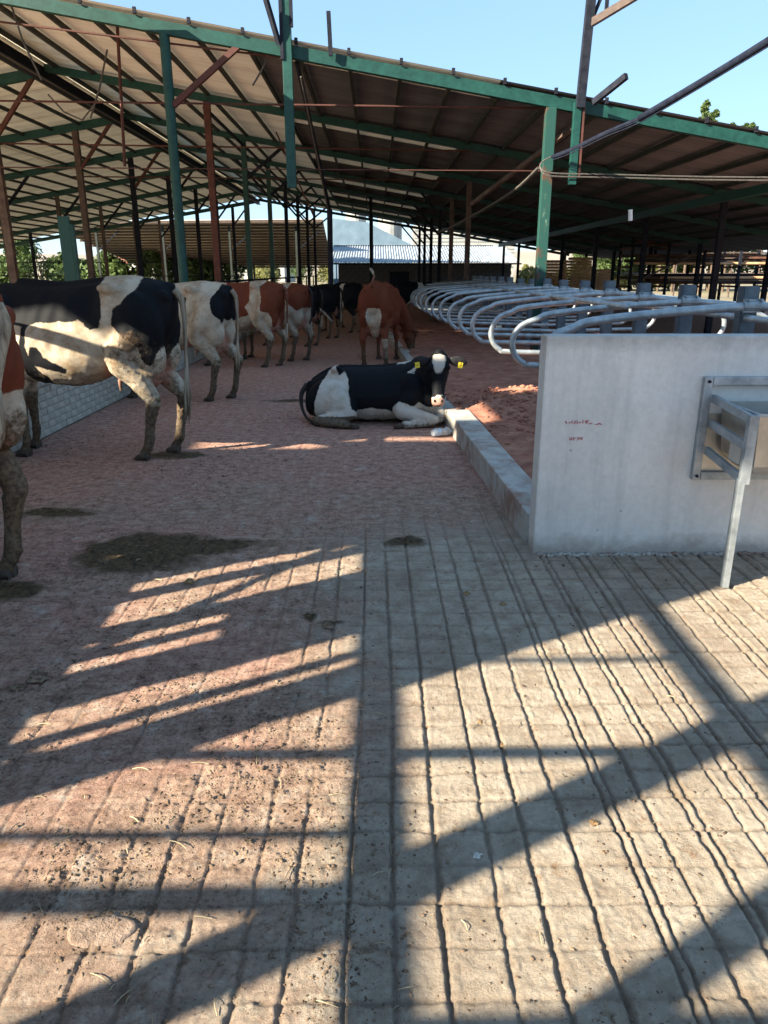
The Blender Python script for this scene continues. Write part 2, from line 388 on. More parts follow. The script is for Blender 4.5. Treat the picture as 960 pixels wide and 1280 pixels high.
M['tail_d'] = simple('dark_tail_hair', (0.012, 0.011, 0.011), (0.04, 0.032, 0.028), 30, 0.85, bmp=0.5, stretch=(1, 1, 0.1))
M['tail_r'] = simple('red_tail_hair', (0.09, 0.03, 0.016), (0.18, 0.07, 0.04), 30, 0.85, bmp=0.5)
M['eye'] = simple('dark_eye', (0.004, 0.003, 0.003), (0.008, 0.005, 0.004), 5, 0.12)
M['ear_d'] = simple('dark_ear_hair', (0.010, 0.010, 0.012), (0.03, 0.026, 0.026), 30, 0.8)
M['ear_r'] = simple('red_ear_hair', (0.09, 0.028, 0.015), (0.15, 0.055, 0.03), 30, 0.8)
M['tag'] = simple('yellow_tag', (0.70, 0.52, 0.02), (0.78, 0.60, 0.04), 5, 0.45)
M['tagink'] = simple('tag_print', (0.05, 0.05, 0.04), (0.07, 0.07, 0.05), 5, 0.6)
M['nostril'] = simple('nostril', (0.012, 0.006, 0.005), (0.02, 0.01, 0.008), 5, 0.6)
M['red_mark'] = simple('faded_red_crayon', (0.45, 0.05, 0.06), (0.50, 0.25, 0.25), 60, 0.8)
M['ceramic'] = simple('white_insulator', (0.6, 0.6, 0.58), (0.75, 0.75, 0.72), 5, 0.3)
def ground_mat():
    m, nt, b = mat('dry_ground')
    n = ntex(nt, 0.05, 8, 0.65); f = ntex(nt, 0.8, 8, 0.7)
    c = ramp(nt, n, [(0.35, (0.20, 0.17, 0.10)), (0.55, (0.26, 0.21, 0.14)), (0.7, (0.14, 0.15, 0.06))])
    c = mix(nt, ramp(nt, f, [(0.4, 0.0), (0.7, 0.5)]), c, (0.12, 0.10, 0.06))
    setc(nt, b, c); b.inputs['Roughness'].default_value = 0.95; return m
M['ground'] = ground_mat()
def hill_mat():
    m, nt, b = mat('hazy_dry_hill')
    c = ramp(nt, ntex(nt, 0.01, 6, 0.6), [(0.4, (0.33, 0.26, 0.22)), (0.65, (0.25, 0.24, 0.19))])
    setc(nt, b, c); b.inputs['Roughness'].default_value = 1.0; return m
M['hill'] = hill_mat()

# ---------------------------------------------------------------- GROUND
g = MB().add([(-900,-300,-0.06),(900,-300,-0.06),(900,1500,-0.06),(-900,1500,-0.06)], [(0,1,2,3)]).build('ground', M['ground'])
tag(g, kind='structure')

KX = lambda y: 0.874 - 0.045 * (y - 3.84)             # outer edge of the kerb
# fine relief sheet of the alley floor
_rl = random.Random(5)
LONG = [-3.0 + 0.122 * k + _rl.uniform(-0.012, 0.012) for k in range(54)] + [0.70, 0.93, 1.10, 1.30, 1.57, 1.76, 2.05, 2.28, 2.6]
CROSS = [0.80 + 0.128 * k for k in range(62)]
def floor_fields(X, Y):
    wx = X + 0.028 * (vnoise(X * 1.1, Y * 0.8, 3) - 0.5) + 0.0055 * (vnoise(X * 9, Y * 14, 5) - 0.5) + 0.0032 * (vnoise(X * 38, Y * 34, 15) - 0.5) + 0.003 * (vnoise(X * 90, Y * 80, 16) - 0.5)
    wy = Y + 0.030 * (vnoise(X * 1.6, Y * 2.0, 7) - 0.5) + 0.010 * (vnoise(X * 12, Y * 9, 9) - 0.5) + 0.006 * (vnoise(X * 36, Y * 38, 19) - 0.5)
    # right-hand grooves lean a little
    wx = wx - 0.07 * np.clip(X - 0.3, 0, 5) * (Y - 2.0) * 0.16
    gl = np.zeros_like(X); lip = np.zeros_like(X)
    for i, lx in enumerate(LONG):
        wd = (0.0072 if (i * 7) % 3 else 0.0052) * (0.65 + 0.7 * vnoise(Y * 24 + i * 9, X * 30, 25))
        fade = 0.6 + 0.4 * vnoise(Y * 2 + i * 3.1, X * 0 + i, 21)
        d = np.abs(wx - lx)
        gl = np.maximum(gl, np.exp(-(d / wd) ** 4) * fade)
        lip = np.maximum(lip, np.exp(-((d - 0.017) / 0.007) ** 2) * np.clip(vnoise(Y * 40 + i, X * 60, 23) * 1.5 - 0.4, 0, 1))
    gc = np.zeros_like(X)
    for i, cy in enumerate(CROSS):
        d = np.abs(wy - cy)
        gc = np.maximum(gc, np.exp(-(d / (0.0056 + 0.0024 * (i % 3 == 0))) ** 2) * (0.55 + 0.95 * vnoise(X * 2.3 + i * 5.7, X * 0 + i, 31)))
    right = sstep(-0.75, 0.75, X + 0.9 * (fbm(X * 2.3, Y * 2.3, 4, 41) - 0.47))
    far = sstep(3.3, 5.2, Y)
    fill = np.clip(1 - right * (1 - far), 0, 1)
    fill = np.clip(fill * (0.62 + 0.35 * fbm(X * 2.2, Y * 2.2, 4, 51)) + 0.10 * fbm(X * 4, Y * 4, 3, 55), 0, 1)
    fill = fill * (0.72 + 0.28 * sstep(1.2, 2.1, Y + 0.6 * (fbm(X * 2, Y * 2, 3, 57) - 0.5)))
    fill = np.maximum(fill, 0.95 * sstep(3.2, 5.6, Y + 0.8 * (fbm(X * 1.5, Y * 1.5, 3, 58) - 0.5)))
    keep = 1 - 0.66 * sstep(0.25, 0.85, fill + 0.35 * (fbm(X * 4, Y * 4, 3, 45) - 0.5))
    keep = keep * (1 - 0.55 * sstep(3.4, 5.0, Y))
    groove = np.maximum(gl, gc * 0.75) * keep
    H = -0.0115 * gl * keep - 0.0065 * gc * keep + 0.003 * lip * keep
    H = H + 0.006 * (fbm(X * 3, Y * 3, 3, 61) - 0.5) + 0.0035 * (fbm(X * 22, Y * 22, 3, 71) - 0.5)
    cl = sstep(0.35, 0.62, fbm(X * 2.5, Y * 2.5, 3, 205)) * (1 - 0.40 * sstep(2.9, 4.6, Y))
    H = H + 0.038 * fill * (0.3 + 0.7 * cl) * np.clip(fbm(X * 20, Y * 28, 4, 81) - 0.46, 0, 1) + 0.034 * fill * (1 - 0.35 * sstep(2.9, 4.6, Y)) * (0.25 + 0.75 * cl) * np.clip(fbm(X * 66, Y * 84, 2, 91) - 0.44, 0, 1)
    H = H + (1 - fill) * (0.004 * (vnoise(X * 85, Y * 85, 95) - 0.5) + 0.012 * np.clip(fbm(X * 40, Y * 44, 3, 96) - 0.58, 0, 1))
    wet = np.zeros_like(X)
    for cx, cy, rx, ry in ((-1.30,3.86,0.46,0.32),(-0.98,3.95,0.34,0.16),(0.16,4.02,0.13,0.09),(-1.70,6.20,0.30,0.16),(-1.85,3.35,0.30,0.14),
                           (-0.9,9.0,0.5,0.15),(-2.1,4.6,0.25,0.1),(-0.30,3.05,0.05,0.04),(0.0,9.6,0.4,0.25),(-0.2,3.0,0.09,0.035)):
        d = np.sqrt(((X - cx) / rx) ** 2 + ((Y - cy) / ry) ** 2) + 1.3 * (fbm(X * 5, Y * 8, 4, 111) - 0.47)
        wet = np.maximum(wet, 1 - sstep(0.35, 1.45, d))
    H = H + wet * (0.004 + 0.05 * np.clip(fbm(X * 22, Y * 26, 4, 101) - 0.42, 0, 1))
    return H, fill, groove, wet
xs = np.concatenate([np.arange(-3.15, -1.3, 0.016), np.arange(-1.3, 1.9, 0.0044), np.arange(1.9, 4.6, 0.014)])
ys = [0.80]
while ys[-1] < 13:
    y = ys[-1]; ys.append(y + (max(0.0036 * y, 0.0036) if y < 2.4 else 0.0105 if y < 4.3 else 0.0105 + (y - 4.3) * 0.012))
ys = np.array(ys)
def grid_mesh(name, xs, ys, fn):
    X, Y = np.meshgrid(xs, ys); H, *fields = fn(X, Y)
    co = np.stack([X, Y, H], -1).reshape(-1, 3).astype(np.float32)
    nx, ny = len(xs), len(ys)
    idx = np.arange(nx * ny).reshape(ny, nx)
    q = np.stack([idx[:-1, :-1], idx[:-1, 1:], idx[1:, 1:], idx[1:, :-1]], -1).reshape(-1, 4)
    me = bpy.data.meshes.new(name); me.vertices.add(len(co)); me.vertices.foreach_set('co', co.ravel())
    me.loops.add(q.size); me.loops.foreach_set('vertex_index', q.ravel().astype(np.int32))
    me.polygons.add(len(q)); me.polygons.foreach_set('loop_start', (np.arange(len(q)) * 4).astype(np.int32))
    me.polygons.foreach_set('use_smooth', np.ones(len(q), bool)); me.update(calc_edges=True)
    return me, fields
def add_attr(me, name, vals):
    a = me.attributes.new(name, 'FLOAT', 'POINT'); a.data.foreach_set('value', np.asarray(vals, np.float32).ravel())
me, (fill, groove, wet) = grid_mesh('alley_floor', xs, ys, floor_fields)
add_attr(me, 'fill', fill); add_attr(me, 'groove', groove); add_attr(me, 'wet', wet)
floor = tag(link('alley_floor', me, M['floor']), kind='structure')
# the same floor where it is far off, or behind the camera
def far_fields(X, Y):
    return 0.01 * (fbm(X, Y, 3, 61) - 0.5) - 0.004, np.full_like(X, 0.75), X * 0, X * 0
for nm, xa, ya in (('alley_floor_rear', np.arange(-3.15, 4.6, 0.25), np.arange(13.0, 51, 0.3)), ('alley_floor_near', np.arange(-3.15, 4.6, 0.25), np.arange(-8, 0.86, 0.29)),
                   ('feed_alley', np.arange(-9.0, -3.14, 0.25), np.arange(-8, 51, 0.6)), ('barn_floor', np.arange(4.5, 16, 0.5), np.arange(-8, 51, 0.6))):
    m2, fl = grid_mesh(nm, xa, ya, far_fields)
    add_attr(m2, 'fill', fl[0] * 0 + 0.95); add_attr(m2, 'groove', fl[1]); add_attr(m2, 'wet', fl[2])
    tag(link(nm, m2, M['floor']), kind='structure')
g2, = [MB().add([(-40,-8,-0.03),(-8.9,-8,-0.03),(-8.9,51,-0.03),(-40,51,-0.03)], [(0,1,2,3)]).build('yard', simple('pale_dusty_yard', (0.42, 0.35, 0.25), (0.55, 0.47, 0.35), 0.7, 0.95))]
tag(g2, kind='structure')

def floor_z(x, y):
    X = np.array([[x]]); Y = np.array([[y]])
    return float(floor_fields(X, Y)[0][0, 0]) if 0.8 < y < 13 else 0.0

# crumbs of dried manure and straw: past counting
def icosa():
    t = (1 + 5 ** 0.5) / 2
    v = np.array([(-1,t,0),(1,t,0),(-1,-t,0),(1,-t,0),(0,-1,t),(0,1,t),(0,-1,-t),(0,1,-t),(t,0,-1),(t,0,1),(-t,0,-1),(-t,0,1)], float)
    v /= np.linalg.norm(v[0])
    f = np.array([(0,11,5),(0,5,1),(0,1,7),(0,7,10),(0,10,11),(1,5,9),(5,11,4),(11,10,2),(10,7,6),(7,1,8),(3,9,4),(3,4,2),(3,2,6),(3,6,8),(3,8,9),(4,9,5),(2,4,11),(6,2,10),(8,6,7),(9,8,1)])
    return v, f
IV, IF = icosa()
def scatter(name, pts, sizes, m_, squash=0.5, stretch=1.6, lift=0.2):
    n = len(pts); V = np.repeat(IV[None], n, 0) * (1 + 0.35 * (RNG.random((n, 12, 1)) - 0.5) * 2)
    V *= np.stack([1 + (stretch - 1) * RNG.random(n), np.ones(n), squash * (0.6 + 0.8 * RNG.random(n))], -1)[:, None]
    a = RNG.random(n) * 2 * PI; c, s_ = np.cos(a), np.sin(a)
    x = V[..., 0] * c[:, None] - V[..., 1] * s_[:, None]; y = V[..., 0] * s_[:, None] + V[..., 1] * c[:, None]
    V = np.stack([x, y, V[..., 2]], -1) * sizes[:, None, None]
    V += pts[:, None]; V[..., 2] += (sizes * lift)[:, None]
    F = (IF[None] + (np.arange(n) * 12)[:, None, None]).reshape(-1, 3)
    co = V.reshape(-1, 3).astype(np.float32)
    me = bpy.data.meshes.new(name); me.vertices.add(len(co)); me.vertices.foreach_set('co', co.ravel())
    me.loops.add(F.size); me.loops.foreach_set('vertex_index', F.ravel().astype(np.int32))
    me.polygons.add(len(F)); me.polygons.foreach_set('loop_start', (np.arange(len(F)) * 3).astype(np.int32)); me.update(calc_edges=True)
    return link(name, me, m_)
def rnd_pts(n, dens):
    out = []
    while len(out) < n:
        y = np.exp(RNG.uniform(np.log(0.9), np.log(8.5), 4000)); x = RNG.uniform(-0.62, 0.62, 4000) * y
        w = dens(x, y); k = (RNG.random(4000) < w) & (x > -3.1) & (x < np.where(y > 3.8, KX(y) - 0.03, 9))
        out += list(zip(x[k], y[k]))
    p = np.array(out[:n]); H = floor_fields(p[:, 0][None], p[:, 1][None])[0][0]
    return np.column_stack([p, H])
def dens_left(x, y):
    cl = sstep(0.40, 0.60, fbm(x * 2.5, y * 2.5, 4, 201)); side = 1 - 0.93 * sstep(-0.35, 0.15, x)
    return (0.06 + 0.94 * cl) * side * np.where(y > 4.5, 0.7, 1)
p = rnd_pts(19000, dens_left)
sz = 0.0008 + 0.0038 * RNG.random(len(p)) ** 4 + 0.004 * (RNG.random(len(p)) > 0.985)
tag(scatter('manure_crumbs', p, sz * (0.8 + 0.12 * p[:, 1]), M['crumb'], 0.45, 2.2), 'dried manure crumbs littering the grooved alley floor', 'manure', kind='stuff')
p = rnd_pts(500, lambda x, y: 0.3 * sstep(-0.1, 0.4, x) * np.where(y < 3.8, 1, 0))
tag(scatter('grit', p, 0.0012 + 0.004 * RNG.random(len(p)) ** 4, M['crumb'], 0.6, 1.5), 'loose dark grit lying on the grooved grey concrete', 'grit', kind='stuff')
mb = MB()
for _ in range(150):
    y = math.exp(random.uniform(math.log(0.95), math.log(5))); x = random.uniform(-0.6, 0.6) * y
    if x > 0.1 and random.random() < 0.7: continue
    a = random.uniform(0, PI); L = random.uniform(0.015, 0.06); b_ = random.uniform(-0.25, 0.25)
    z = floor_z(x, y) + 0.004
    pts = [(x + math.cos(a + b_ * t) * L * (t - 0.5), y + math.sin(a + b_ * t) * L * (t - 0.5), z + 0.004 * math.sin(PI * t)) for t in (0, 0.33, 0.66, 1)]
    mb.tube(pts, 0.0007 + 0.0004 * y, 3)
tag(mb.build('straw', M['straw']), 'thin straw stalks scattered over the alley floor', 'straw', kind='stuff')
# a few larger clods one can point at
def clod(x, y, r, name, label, cat, m_, group=None, sq=0.55):
    mb = MB().ball((0, 0, 0), r, 14, 9)
    me = mb.mesh(name, False)
    s_ = random.random() * 50
    for v in me.vertices:
        n_ = v.co.normalized(); d = 0.65 + 0.8 * mnoise.fractal(n_ * 1.9 + Vector((s_, 0, 0)), 0.6, 2.0, 3)
        v.co *= max(0.45, d); v.co.z *= sq
    o = link(name, me, m_); o.location = (x, y, floor_z(x, y) + r * 0.25); return tag(o, label, cat, group)
clod(-1.31, 2.52, 0.045, 'manure_clod', 'lumpy yellowish brown manure clod at the shade edge, leftmost and largest', 'clod', M['crumb'])
clod(-1.36, 2.45, 0.032, 'manure_clod', 'smaller brown manure clod touching the largest yellowish one', 'clod', M['crumb'])
clod(-0.36, 1.66, 0.016, 'manure_clod', 'dark flake of manure alone in the sunny patch near the bottom', 'clod', M['crumb'])
clod(-0.22, 2.95, 0.030, 'manure_clod', 'brown clod with a pale speck on the shaded middle of the alley', 'clod', M['crumb'])
clod(0.27, 1.60, 0.013, 'pebble', 'small pale pebble on a groove of the sunlit concrete', 'pebble', M['stone'])
for i, (x, y, r, lab) in enumerate(((0.42, 2.10, .012, 'small ochre dung flake on the sunlit grooves right of the shadow band'), (0.36, 2.22, .010, 'tiny ochre dung flake just beyond the small one on the sunlit grooves'),
        (1.62, 2.62, .016, 'brown dung clump near the right edge in the sun'), (1.30, 2.12, .014, 'brown dung clump lying in the slanting shadow at right'), (0.62, 1.72, .015, 'crumbled brown dung lump between doubled grooves'),
        (0.44, 3.30, .022, 'brown dung lump in the shade in front of the concrete wall'), (0.60, 3.18, .018, 'second brown dung lump in the shade, nearer the wall foot'), (-0.95, 3.45, .030, 'sunlit yellowish dung lump at the edge of the large manure patch'))):
    clod(x, y, r, 'dung_lump', lab, 'dung lump', M['ochre_dung'], 'dung lumps on the floor', 0.4)
# flat round dung pat
mb = MB(); n = 26; ring = []
vs = [(0, 0, 0.003)]
for rr, hh in ((0.45, 0.004), (0.80, 0.006), (0.95, 0.005), (1.0, -0.004)):
    for k in range(n):
        a = 2 * PI * k / n; q = rr * (1 + 0.14 * math.sin(a * 2 + 1) + 0.05 * math.sin(a * 5))
        vs.append((q * 0.075 * math.cos(a), q * 0.048 * math.sin(a), hh))
fs = [(0, 1 + k, 1 + (k + 1) % n) for k in range(n)]
for i in range(3):
    for k in range(n): fs.append((1+i*n+k, 1+(i+1)*n+k, 1+(i+1)*n+(k+1) % n, 1+i*n+(k+1) % n))
mb.add(vs, fs); o = mb.build('dung_pat', simple('dried_dung_pat', (0.15, 0.10, 0.072), (0.31, 0.22, 0.165), 24, 0.9, bmp=0.9), smooth=True)
o.location = (-0.66, 1.37, 0.001); tag(o, 'flat oval dried dung pat near the bottom edge of the floor', 'dung pat')

# ---------------------------------------------------------------- feed wall of blocks, left
fw = empty('feed_wall', (-3.15, 5, 0), 0, 'low pale block wall along the feed alley behind the standing cows', 'wall')
MB().box((-0.115, 14.0, 0.24), (0.20, 36.0, 0.48)).build('wall_core', M['mortar'], fw)
MB().box((-0.11, 14.0, 0.50), (0.26, 36.04, 0.04)).build('coping', M['kerb'], fw, bevel=0.008)
bricks = []
for v_ in range(3):
    mb = MB().box((0, 0, 0), (0.02, 0.262 - 0.006 * v_, 0.058)); mm = mb.mesh('brick')
    bm = bmesh.new(); bm.from_mesh(mm); bmesh.ops.bevel(bm, geom=bm.edges[:], offset=0.004, segments=1, affect='EDGES'); bm.to_mesh(mm); bm.free()
    mm.materials.append(M['brick']); bricks.append(mm)
for c_ in range(7):
    for k in range(27):
        y = -0.4 + 0.272 * k + (0.136 if c_ % 2 else 0)
        o = bpy.data.objects.new('brick', random.choice(bricks)); COL.objects.link(o); o.parent = fw
        o.location = (-0.0135 + random.uniform(-0.002, 0.002), y, 0.036 + 0.0665 * c_); o.rotation_euler = (0, 0, random.uniform(-0.006, 0.006))
mb = MB()
for c_ in range(7):
    for k in range(90):
        y = 6.95 + 0.272 * k + (0.136 if c_ % 2 else 0); mb.box((-0.0135 + random.uniform(-0.002, 0.002), y, 0.036 + 0.0665 * c_), (0.02, 0.26, 0.058))
tag(mb.build('rear_brickwork', M['brick'], fw), kind='stuff')

# ---------------------------------------------------------------- kerb, bedding soil, concrete end wall
def kerb_piece(y0, y1, z, w0, w1, label):
    vs = []
    for y, w in ((y0, w0), (y1, w1)):
        x = KX(y); vs += [(x, y, -0.03), (x + w, y, -0.03), (x + w, y, z), (x, y, z)]
    mb = MB().add(vs, [(0,1,2,3),(7,6,5,4),(0,4,5,1),(1,5,6,2),(2,6,7,3),(3,7,4,0)])
    return tag(mb.build('kerb', M['kerb'], bevel=0.012), label, 'kerb')
kerb_piece(3.995, 7.35, 0.185, 0.20, 0.22, 'pale concrete kerb running back from the grey end wall')
kerb_piece(7.36, 25.0, 0.15, 0.17, 0.17, 'lower shaded kerb continuing behind the lying cow')
def soil_fn(X, Y):
    z = 0.13 + 0.05 * fbm(X * 1.5, Y * 1.5, 4, 301) + 0.04 * (fbm(X * 7, Y * 7, 4, 311) - 0.5)
    mound = np.exp(-(((X - 1.62) / 0.42) ** 2 + ((Y - 7.9) / 0.55) ** 2)); mound2 = np.exp(-(((X - 1.25) / 0.35) ** 2 + ((Y - 7.4) / 0.35) ** 2))
    m3 = np.exp(-(((X - 1.25) / 0.22) ** 2 + ((Y - 5.3) / 1.2) ** 2))
    z = z + (0.17 * mound + 0.06 * mound2) * (0.7 + 0.6 * fbm(X * 6, Y * 6, 4, 321)) + 0.05 * m3 * fbm(X * 8, Y * 8, 3, 331)
    z = np.where(X < KX(Y) + 0.19, np.minimum(z, 0.155), z)
    return (z,)
me, _ = grid_mesh('bedding_soil', np.concatenate([np.arange(0, 1, 0.02)]), np.arange(0, 1, 0.5), lambda X, Y: (X * 0,))
bpy.data.meshes.remove(me)
# grid follows the kerb on its left edge
U = np.linspace(0, 1, 170); YY = np.concatenate([np.arange(3.99, 9.0, 0.022), np.arange(9.0, 51, 0.25)])
Xg, Yg = np.meshgrid(U, YY); Xw = (KX(Yg) + 0.12) * (1 - Xg ** 1.15) + 5.2 * Xg ** 1.15
Z = soil_fn(Xw, Yg)[0]
me, _ = grid_mesh('bedding_soil', U, YY, lambda X, Y: (Z,))
co = np.stack([Xw, Yg, Z], -1).reshape(-1, 3).astype(np.float32); me.vertices.foreach_set('co', co.ravel()); me.update()
tag(link('bedding_soil', me, M['soil']), kind='structure')
pp = []
while len(pp) < 900:
    x = random.gauss(1.45, 0.4); y = random.gauss(7.6, 0.8)
    if x > KX(y) + 0.1 and y > 4.1 and x < 3: pp.append((x, y))
pp = np.array(pp); zz = soil_fn(pp[:, 0], pp[:, 1])[0]
tag(scatter('soil_crumbs', np.column_stack([pp, zz]), 0.006 + 0.026 * RNG.random(len(pp)) ** 3, M['soil'], 0.7, 1.5), 'reddish soil crumbs heaped beside the kerb', 'soil', kind='stuff')

ew = MB()
ew.box((0.874 + 2.1, 3.915, 0.58), (4.2, 0.15, 1.22))
o = ew.build('concrete_wall', M['wall'], bevel=0.012)
tag(o, 'smooth grey concrete end wall closing off the cubicle row', 'wall')
def mark(pts, r, nm='red_mark'):
    return MB().tube([(x, 3.8385, z) for x, z in pts], r, 4).build(nm, M['red_mark'], o)
# faded red crayon scribbles (two short rows) on the wall
def scrib(x0, x1, z, h, n_, seed):
    rr = random.Random(seed); mb = MB(); x = x0
    for i in range(n_):
        w = (x1 - x0) / n_; pts = [(x + rr.uniform(0, w), 3.8388, z + rr.uniform(-h, h)) for _ in range(4)]
        mb.tube(pts, 0.0030, 4); x += w
    return mb.build('red_mark', M['red_mark'], o)
scrib(1.00, 1.125, 0.745, 0.010, 9, 3); scrib(1.125, 1.20, 0.735, 0.005, 3, 5); scrib(1.03, 1.10, 0.655, 0.010, 7, 8)
# mortar rubble in the joint at the wall's foot
pp = np.column_stack([RNG.uniform(0.9, 3.0, 420), 3.83 - 0.03 * RNG.random(420) ** 2, np.zeros(420)])
tag(scatter('mortar_rubble', pp, 0.004 + 0.012 * RNG.random(420) ** 2, M['kerb'], 0.6, 1.8), 'crumbled mortar along the foot of the concrete wall', 'rubble', kind='stuff')

# ---------------------------------------------------------------- drinking bowl bracket on the wall
br = empty('wall_bracket', (1.70, 3.84, 0), 0, 'galvanised steel bracket frame with leg bolted to the concrete wall', 'bracket')
def L_bar(a, b, w=0.045, d=0.03):
    return MB().bar(a, b, w, d)
F0, F1, ZB, ZT = 0.0, 0.95, 0.435, 0.985
MB().box((F0 + 0.022, -0.018, (ZB + ZT) / 2), (0.044, 0.034, ZT - ZB)).build('frame_bar', M['galv'], br, bevel=0.004)
MB().box((F1 - 0.022, -0.018, (ZB + ZT) / 2), (0.044, 0.034, ZT - ZB)).build('frame_bar', M['galv'], br, bevel=0.004)
MB().box(((F0+F1)/2, -0.019, ZT - 0.022), (F1-F0-0.09, 0.036, 0.044)).build('frame_bar', M['galv'], br, bevel=0.004)
MB().box(((F0+F1)/2, -0.019, ZB + 0.022), (F1-F0-0.09, 0.036, 0.044)).build('frame_bar', M['galv'], br, bevel=0.004)
MB().box(((F0+F1)/2, -0.005, ZB + 0.20), (F1-F0-0.09, 0.006, 0.31)).build('back_plate', M['stainless'], br)
yo = -0.47                                                   # the side panel reaches 0.47 m out from the wall
for z0, z1 in ((0.875, 0.845), (0.745, 0.715), (0.60, 0.555)):
    MB().bar((0.055, -0.036, z0), (0.055, yo + 0.02, z1), 0.022, 0.042).build('arm', M['galv'], br, bevel=0.003)
MB().bar((0.055, yo, 0.535), (0.055, yo, 0.868), 0.046, 0.030).build('end_bar', M['galv'], br, bevel=0.003)
MB().bar((0.042, yo + 0.005, 0.0), (0.042, yo + 0.005, 0.56), 0.030, 0.042).build('leg', M['galv'], br, bevel=0.003)
for x, z in ((0.022, 0.962), (0.022, 0.458)):
    MB().tube([(x, -0.034, z), (x, -0.046, z)], 0.008, 8).build('bolt', M['dark_steel'], br)
tb = empty('drinking_bowl', (1.80, 3.80, 0), 0, 'stainless steel drinking trough hung in the wall bracket', 'trough')
vs = []
for (xa, xb, ya, yb, z) in ((0.0, 0.72, -0.40, 0.0, 0.86), (0.03, 0.69, -0.36, 0.0, 0.60), (0.10, 0.60, -0.24, 0.0, 0.53)):
    vs += [(xa, ya, z), (xb, ya, z), (xb, yb, z), (xa, yb, z)]
mb = MB().add(vs, [(0,4,5,1),(1,5,6,2),(3,7,4,0),(4,8,9,5),(5,9,10,6),(7,11,8,4),(8,11,10,9),(2,6,7,3),(6,10,11,7)])
b_ = mb.build('trough_body', M['stainless'], tb)
sm = b_.modifiers.new('thick', 'SOLIDIFY'); sm.thickness = 0.006
mb = MB(); mb.box((0.36, -0.41, 0.862), (0.76, 0.02, 0.014)); mb.build('rim', M['galv'], tb)
MB().box((-0.008, -0.20, 0.862), (0.02, 0.40, 0.014)).build('rim', M['galv'], tb)
MB().add([(0.02,-0.38,0.80),(0.70,-0.38,0.80),(0.70,-0.01,0.80),(0.02,-0.01,0.80)], [(0,1,2,3)]).build('water', simple('dark_water', (0.02, 0.025, 0.03), (0.03, 0.035, 0.04), 3, 0.05), tb)
MB().box((-0.03, -0.30, 0.66), (0.03, 0.12, 0.10)).build('valve_box', M['stainless'], tb, bevel=0.006)

# ---------------------------------------------------------------- cubicle dividers
XP = 2.93
ORD = ['first', 'second', 'third', 'fourth', 'fifth', 'sixth', 'seventh', 'eighth', 'ninth', 'tenth', 'eleventh', 'twelfth', 'thirteenth', 'fourteenth', 'fifteenth', 'sixteenth']
def arc(c, r, a0, a1, n=8):
    return [(c[0] + r[0] * math.cos(a0 + (a1 - a0) * k / n), c[1] + r[1] * math.sin(a0 + (a1 - a0) * k / n)) for k in range(n + 1)]
def loop_path(xl, side=-1):
    """closed-end loop in the x-z plane; tip at xl (side -1 points left)"""
    s_ = side; cx = xl - s_ * 0.20
    pts = [(-0.01 * -s_, 1.245), (0.35 * s_, 1.228)]
    p0 = cx + s_ * 0.02
    pts = [(0, 1.245)]
    rel = lambda x: x
    pts += [((cx - 0) * 0.45, 1.20), (cx + -s_ * 0.16, 1.135), (cx - s_ * 0.02, 1.085)]
    pts += [(cx + s_ * 0.205 * math.sin(t), 0.86 + 0.205 * math.cos(t)) for t in (0.35, 0.7, 1.1, 1.5, 1.9, 2.3, 2.7, PI)]
    pts += [(cx * 0.5, 0.64), (0, 0.62)]
    return pts
def smooth(pts, n=3):
    P = [Vector(p) for p in pts]; out = []
    for i in range(len(P) - 1):
        p0 = P[max(i-1,0)]; p1 = P[i]; p2 = P[i+1]; p3 = P[min(i+2,len(P)-1)]
        for k in range(n):
            t = k / n; out.append(0.5*((2*p1)+(p2-p0)*t+(2*p0-5*p1+4*p2-p3)*t*t+(3*p1-p0-3*p2+p3)*t*t*t))
    out.append(P[-1]); return out
def divider_meshes():
    post = MB().box((0, 0.02, 0.70), (0.13, 0.11, 1.38)).mesh('post')
    bm = bmesh.new(); bm.from_mesh(post); bmesh.ops.bevel(bm, geom=bm.edges[:], offset=0.008, segments=2, affect='EDGES'); bm.to_mesh(post); bm.free()
    L = {}
    clamp = MB()
    clamp.box((0, -0.062, 1.245), (0.14, 0.028, 0.10)); clamp.tube([(-0.085, -0.085, 1.245), (0.085, -0.085, 1.245)], 0.038, 10)
    for dx in (-0.05, 0.05): clamp.tube([(dx, -0.12, 1.29), (dx, -0.04, 1.29)], 0.009, 6)
    clamp = clamp.mesh('clamp', False)
    low = MB().box((0, -0.060, 0.62), (0.13, 0.026, 0.08)).mesh('clamp')
    for m_, k in ((post, 'galv_post'), (clamp, 'galv'), (low, 'galv')): m_.materials.append(M[k])
    return post, clamp, low
pm_, cm_, lm_ = divider_meshes()
for i in range(15):
    y = 5.98 + 1.2 * i
    tip = max(1.30 - 0.033 * (y - 7.15), 0.95) if i else 1.32
    t = empty('cubicle_divider', (XP, y, 0.10), 0, f'{ORD[i]} galvanised cubicle divider post with loops, counted back from the concrete wall', 'stall divider', 'cubicle dividers in a row along the bedding')
    t.location.z = random.uniform(-0.012, 0.012); t.rotation_euler = (random.uniform(-0.008, 0.008), random.uniform(-0.008, 0.008), random.uniform(-0.02, 0.02))
    for nm, me_ in (('post', pm_), ('clamp', cm_), ('clamp', lm_)):
        c = bpy.data.objects.new(nm, me_); COL.objects.link(c); c.parent = t
    for sgn in (-1, 1):
        xl = (tip - XP) if sgn < 0 else 1.45
        pth = [(x, -0.085, z) for x, z in loop_path(xl, sgn)]
        mb = MB().tube(smooth(pth), 0.034 if i == 0 else 0.029, 10 if i < 6 else 7)
        lp = mb.build('loop_pipe', M['galv'], t, smooth=True)
def rail(x, y0, y1, z, r, label, m_='galv'):
    tag(MB().tube([(x, y0, z), (x, y1, z)], r, 8).build('neck_rail', M[m_], smooth=True), label, 'rail')
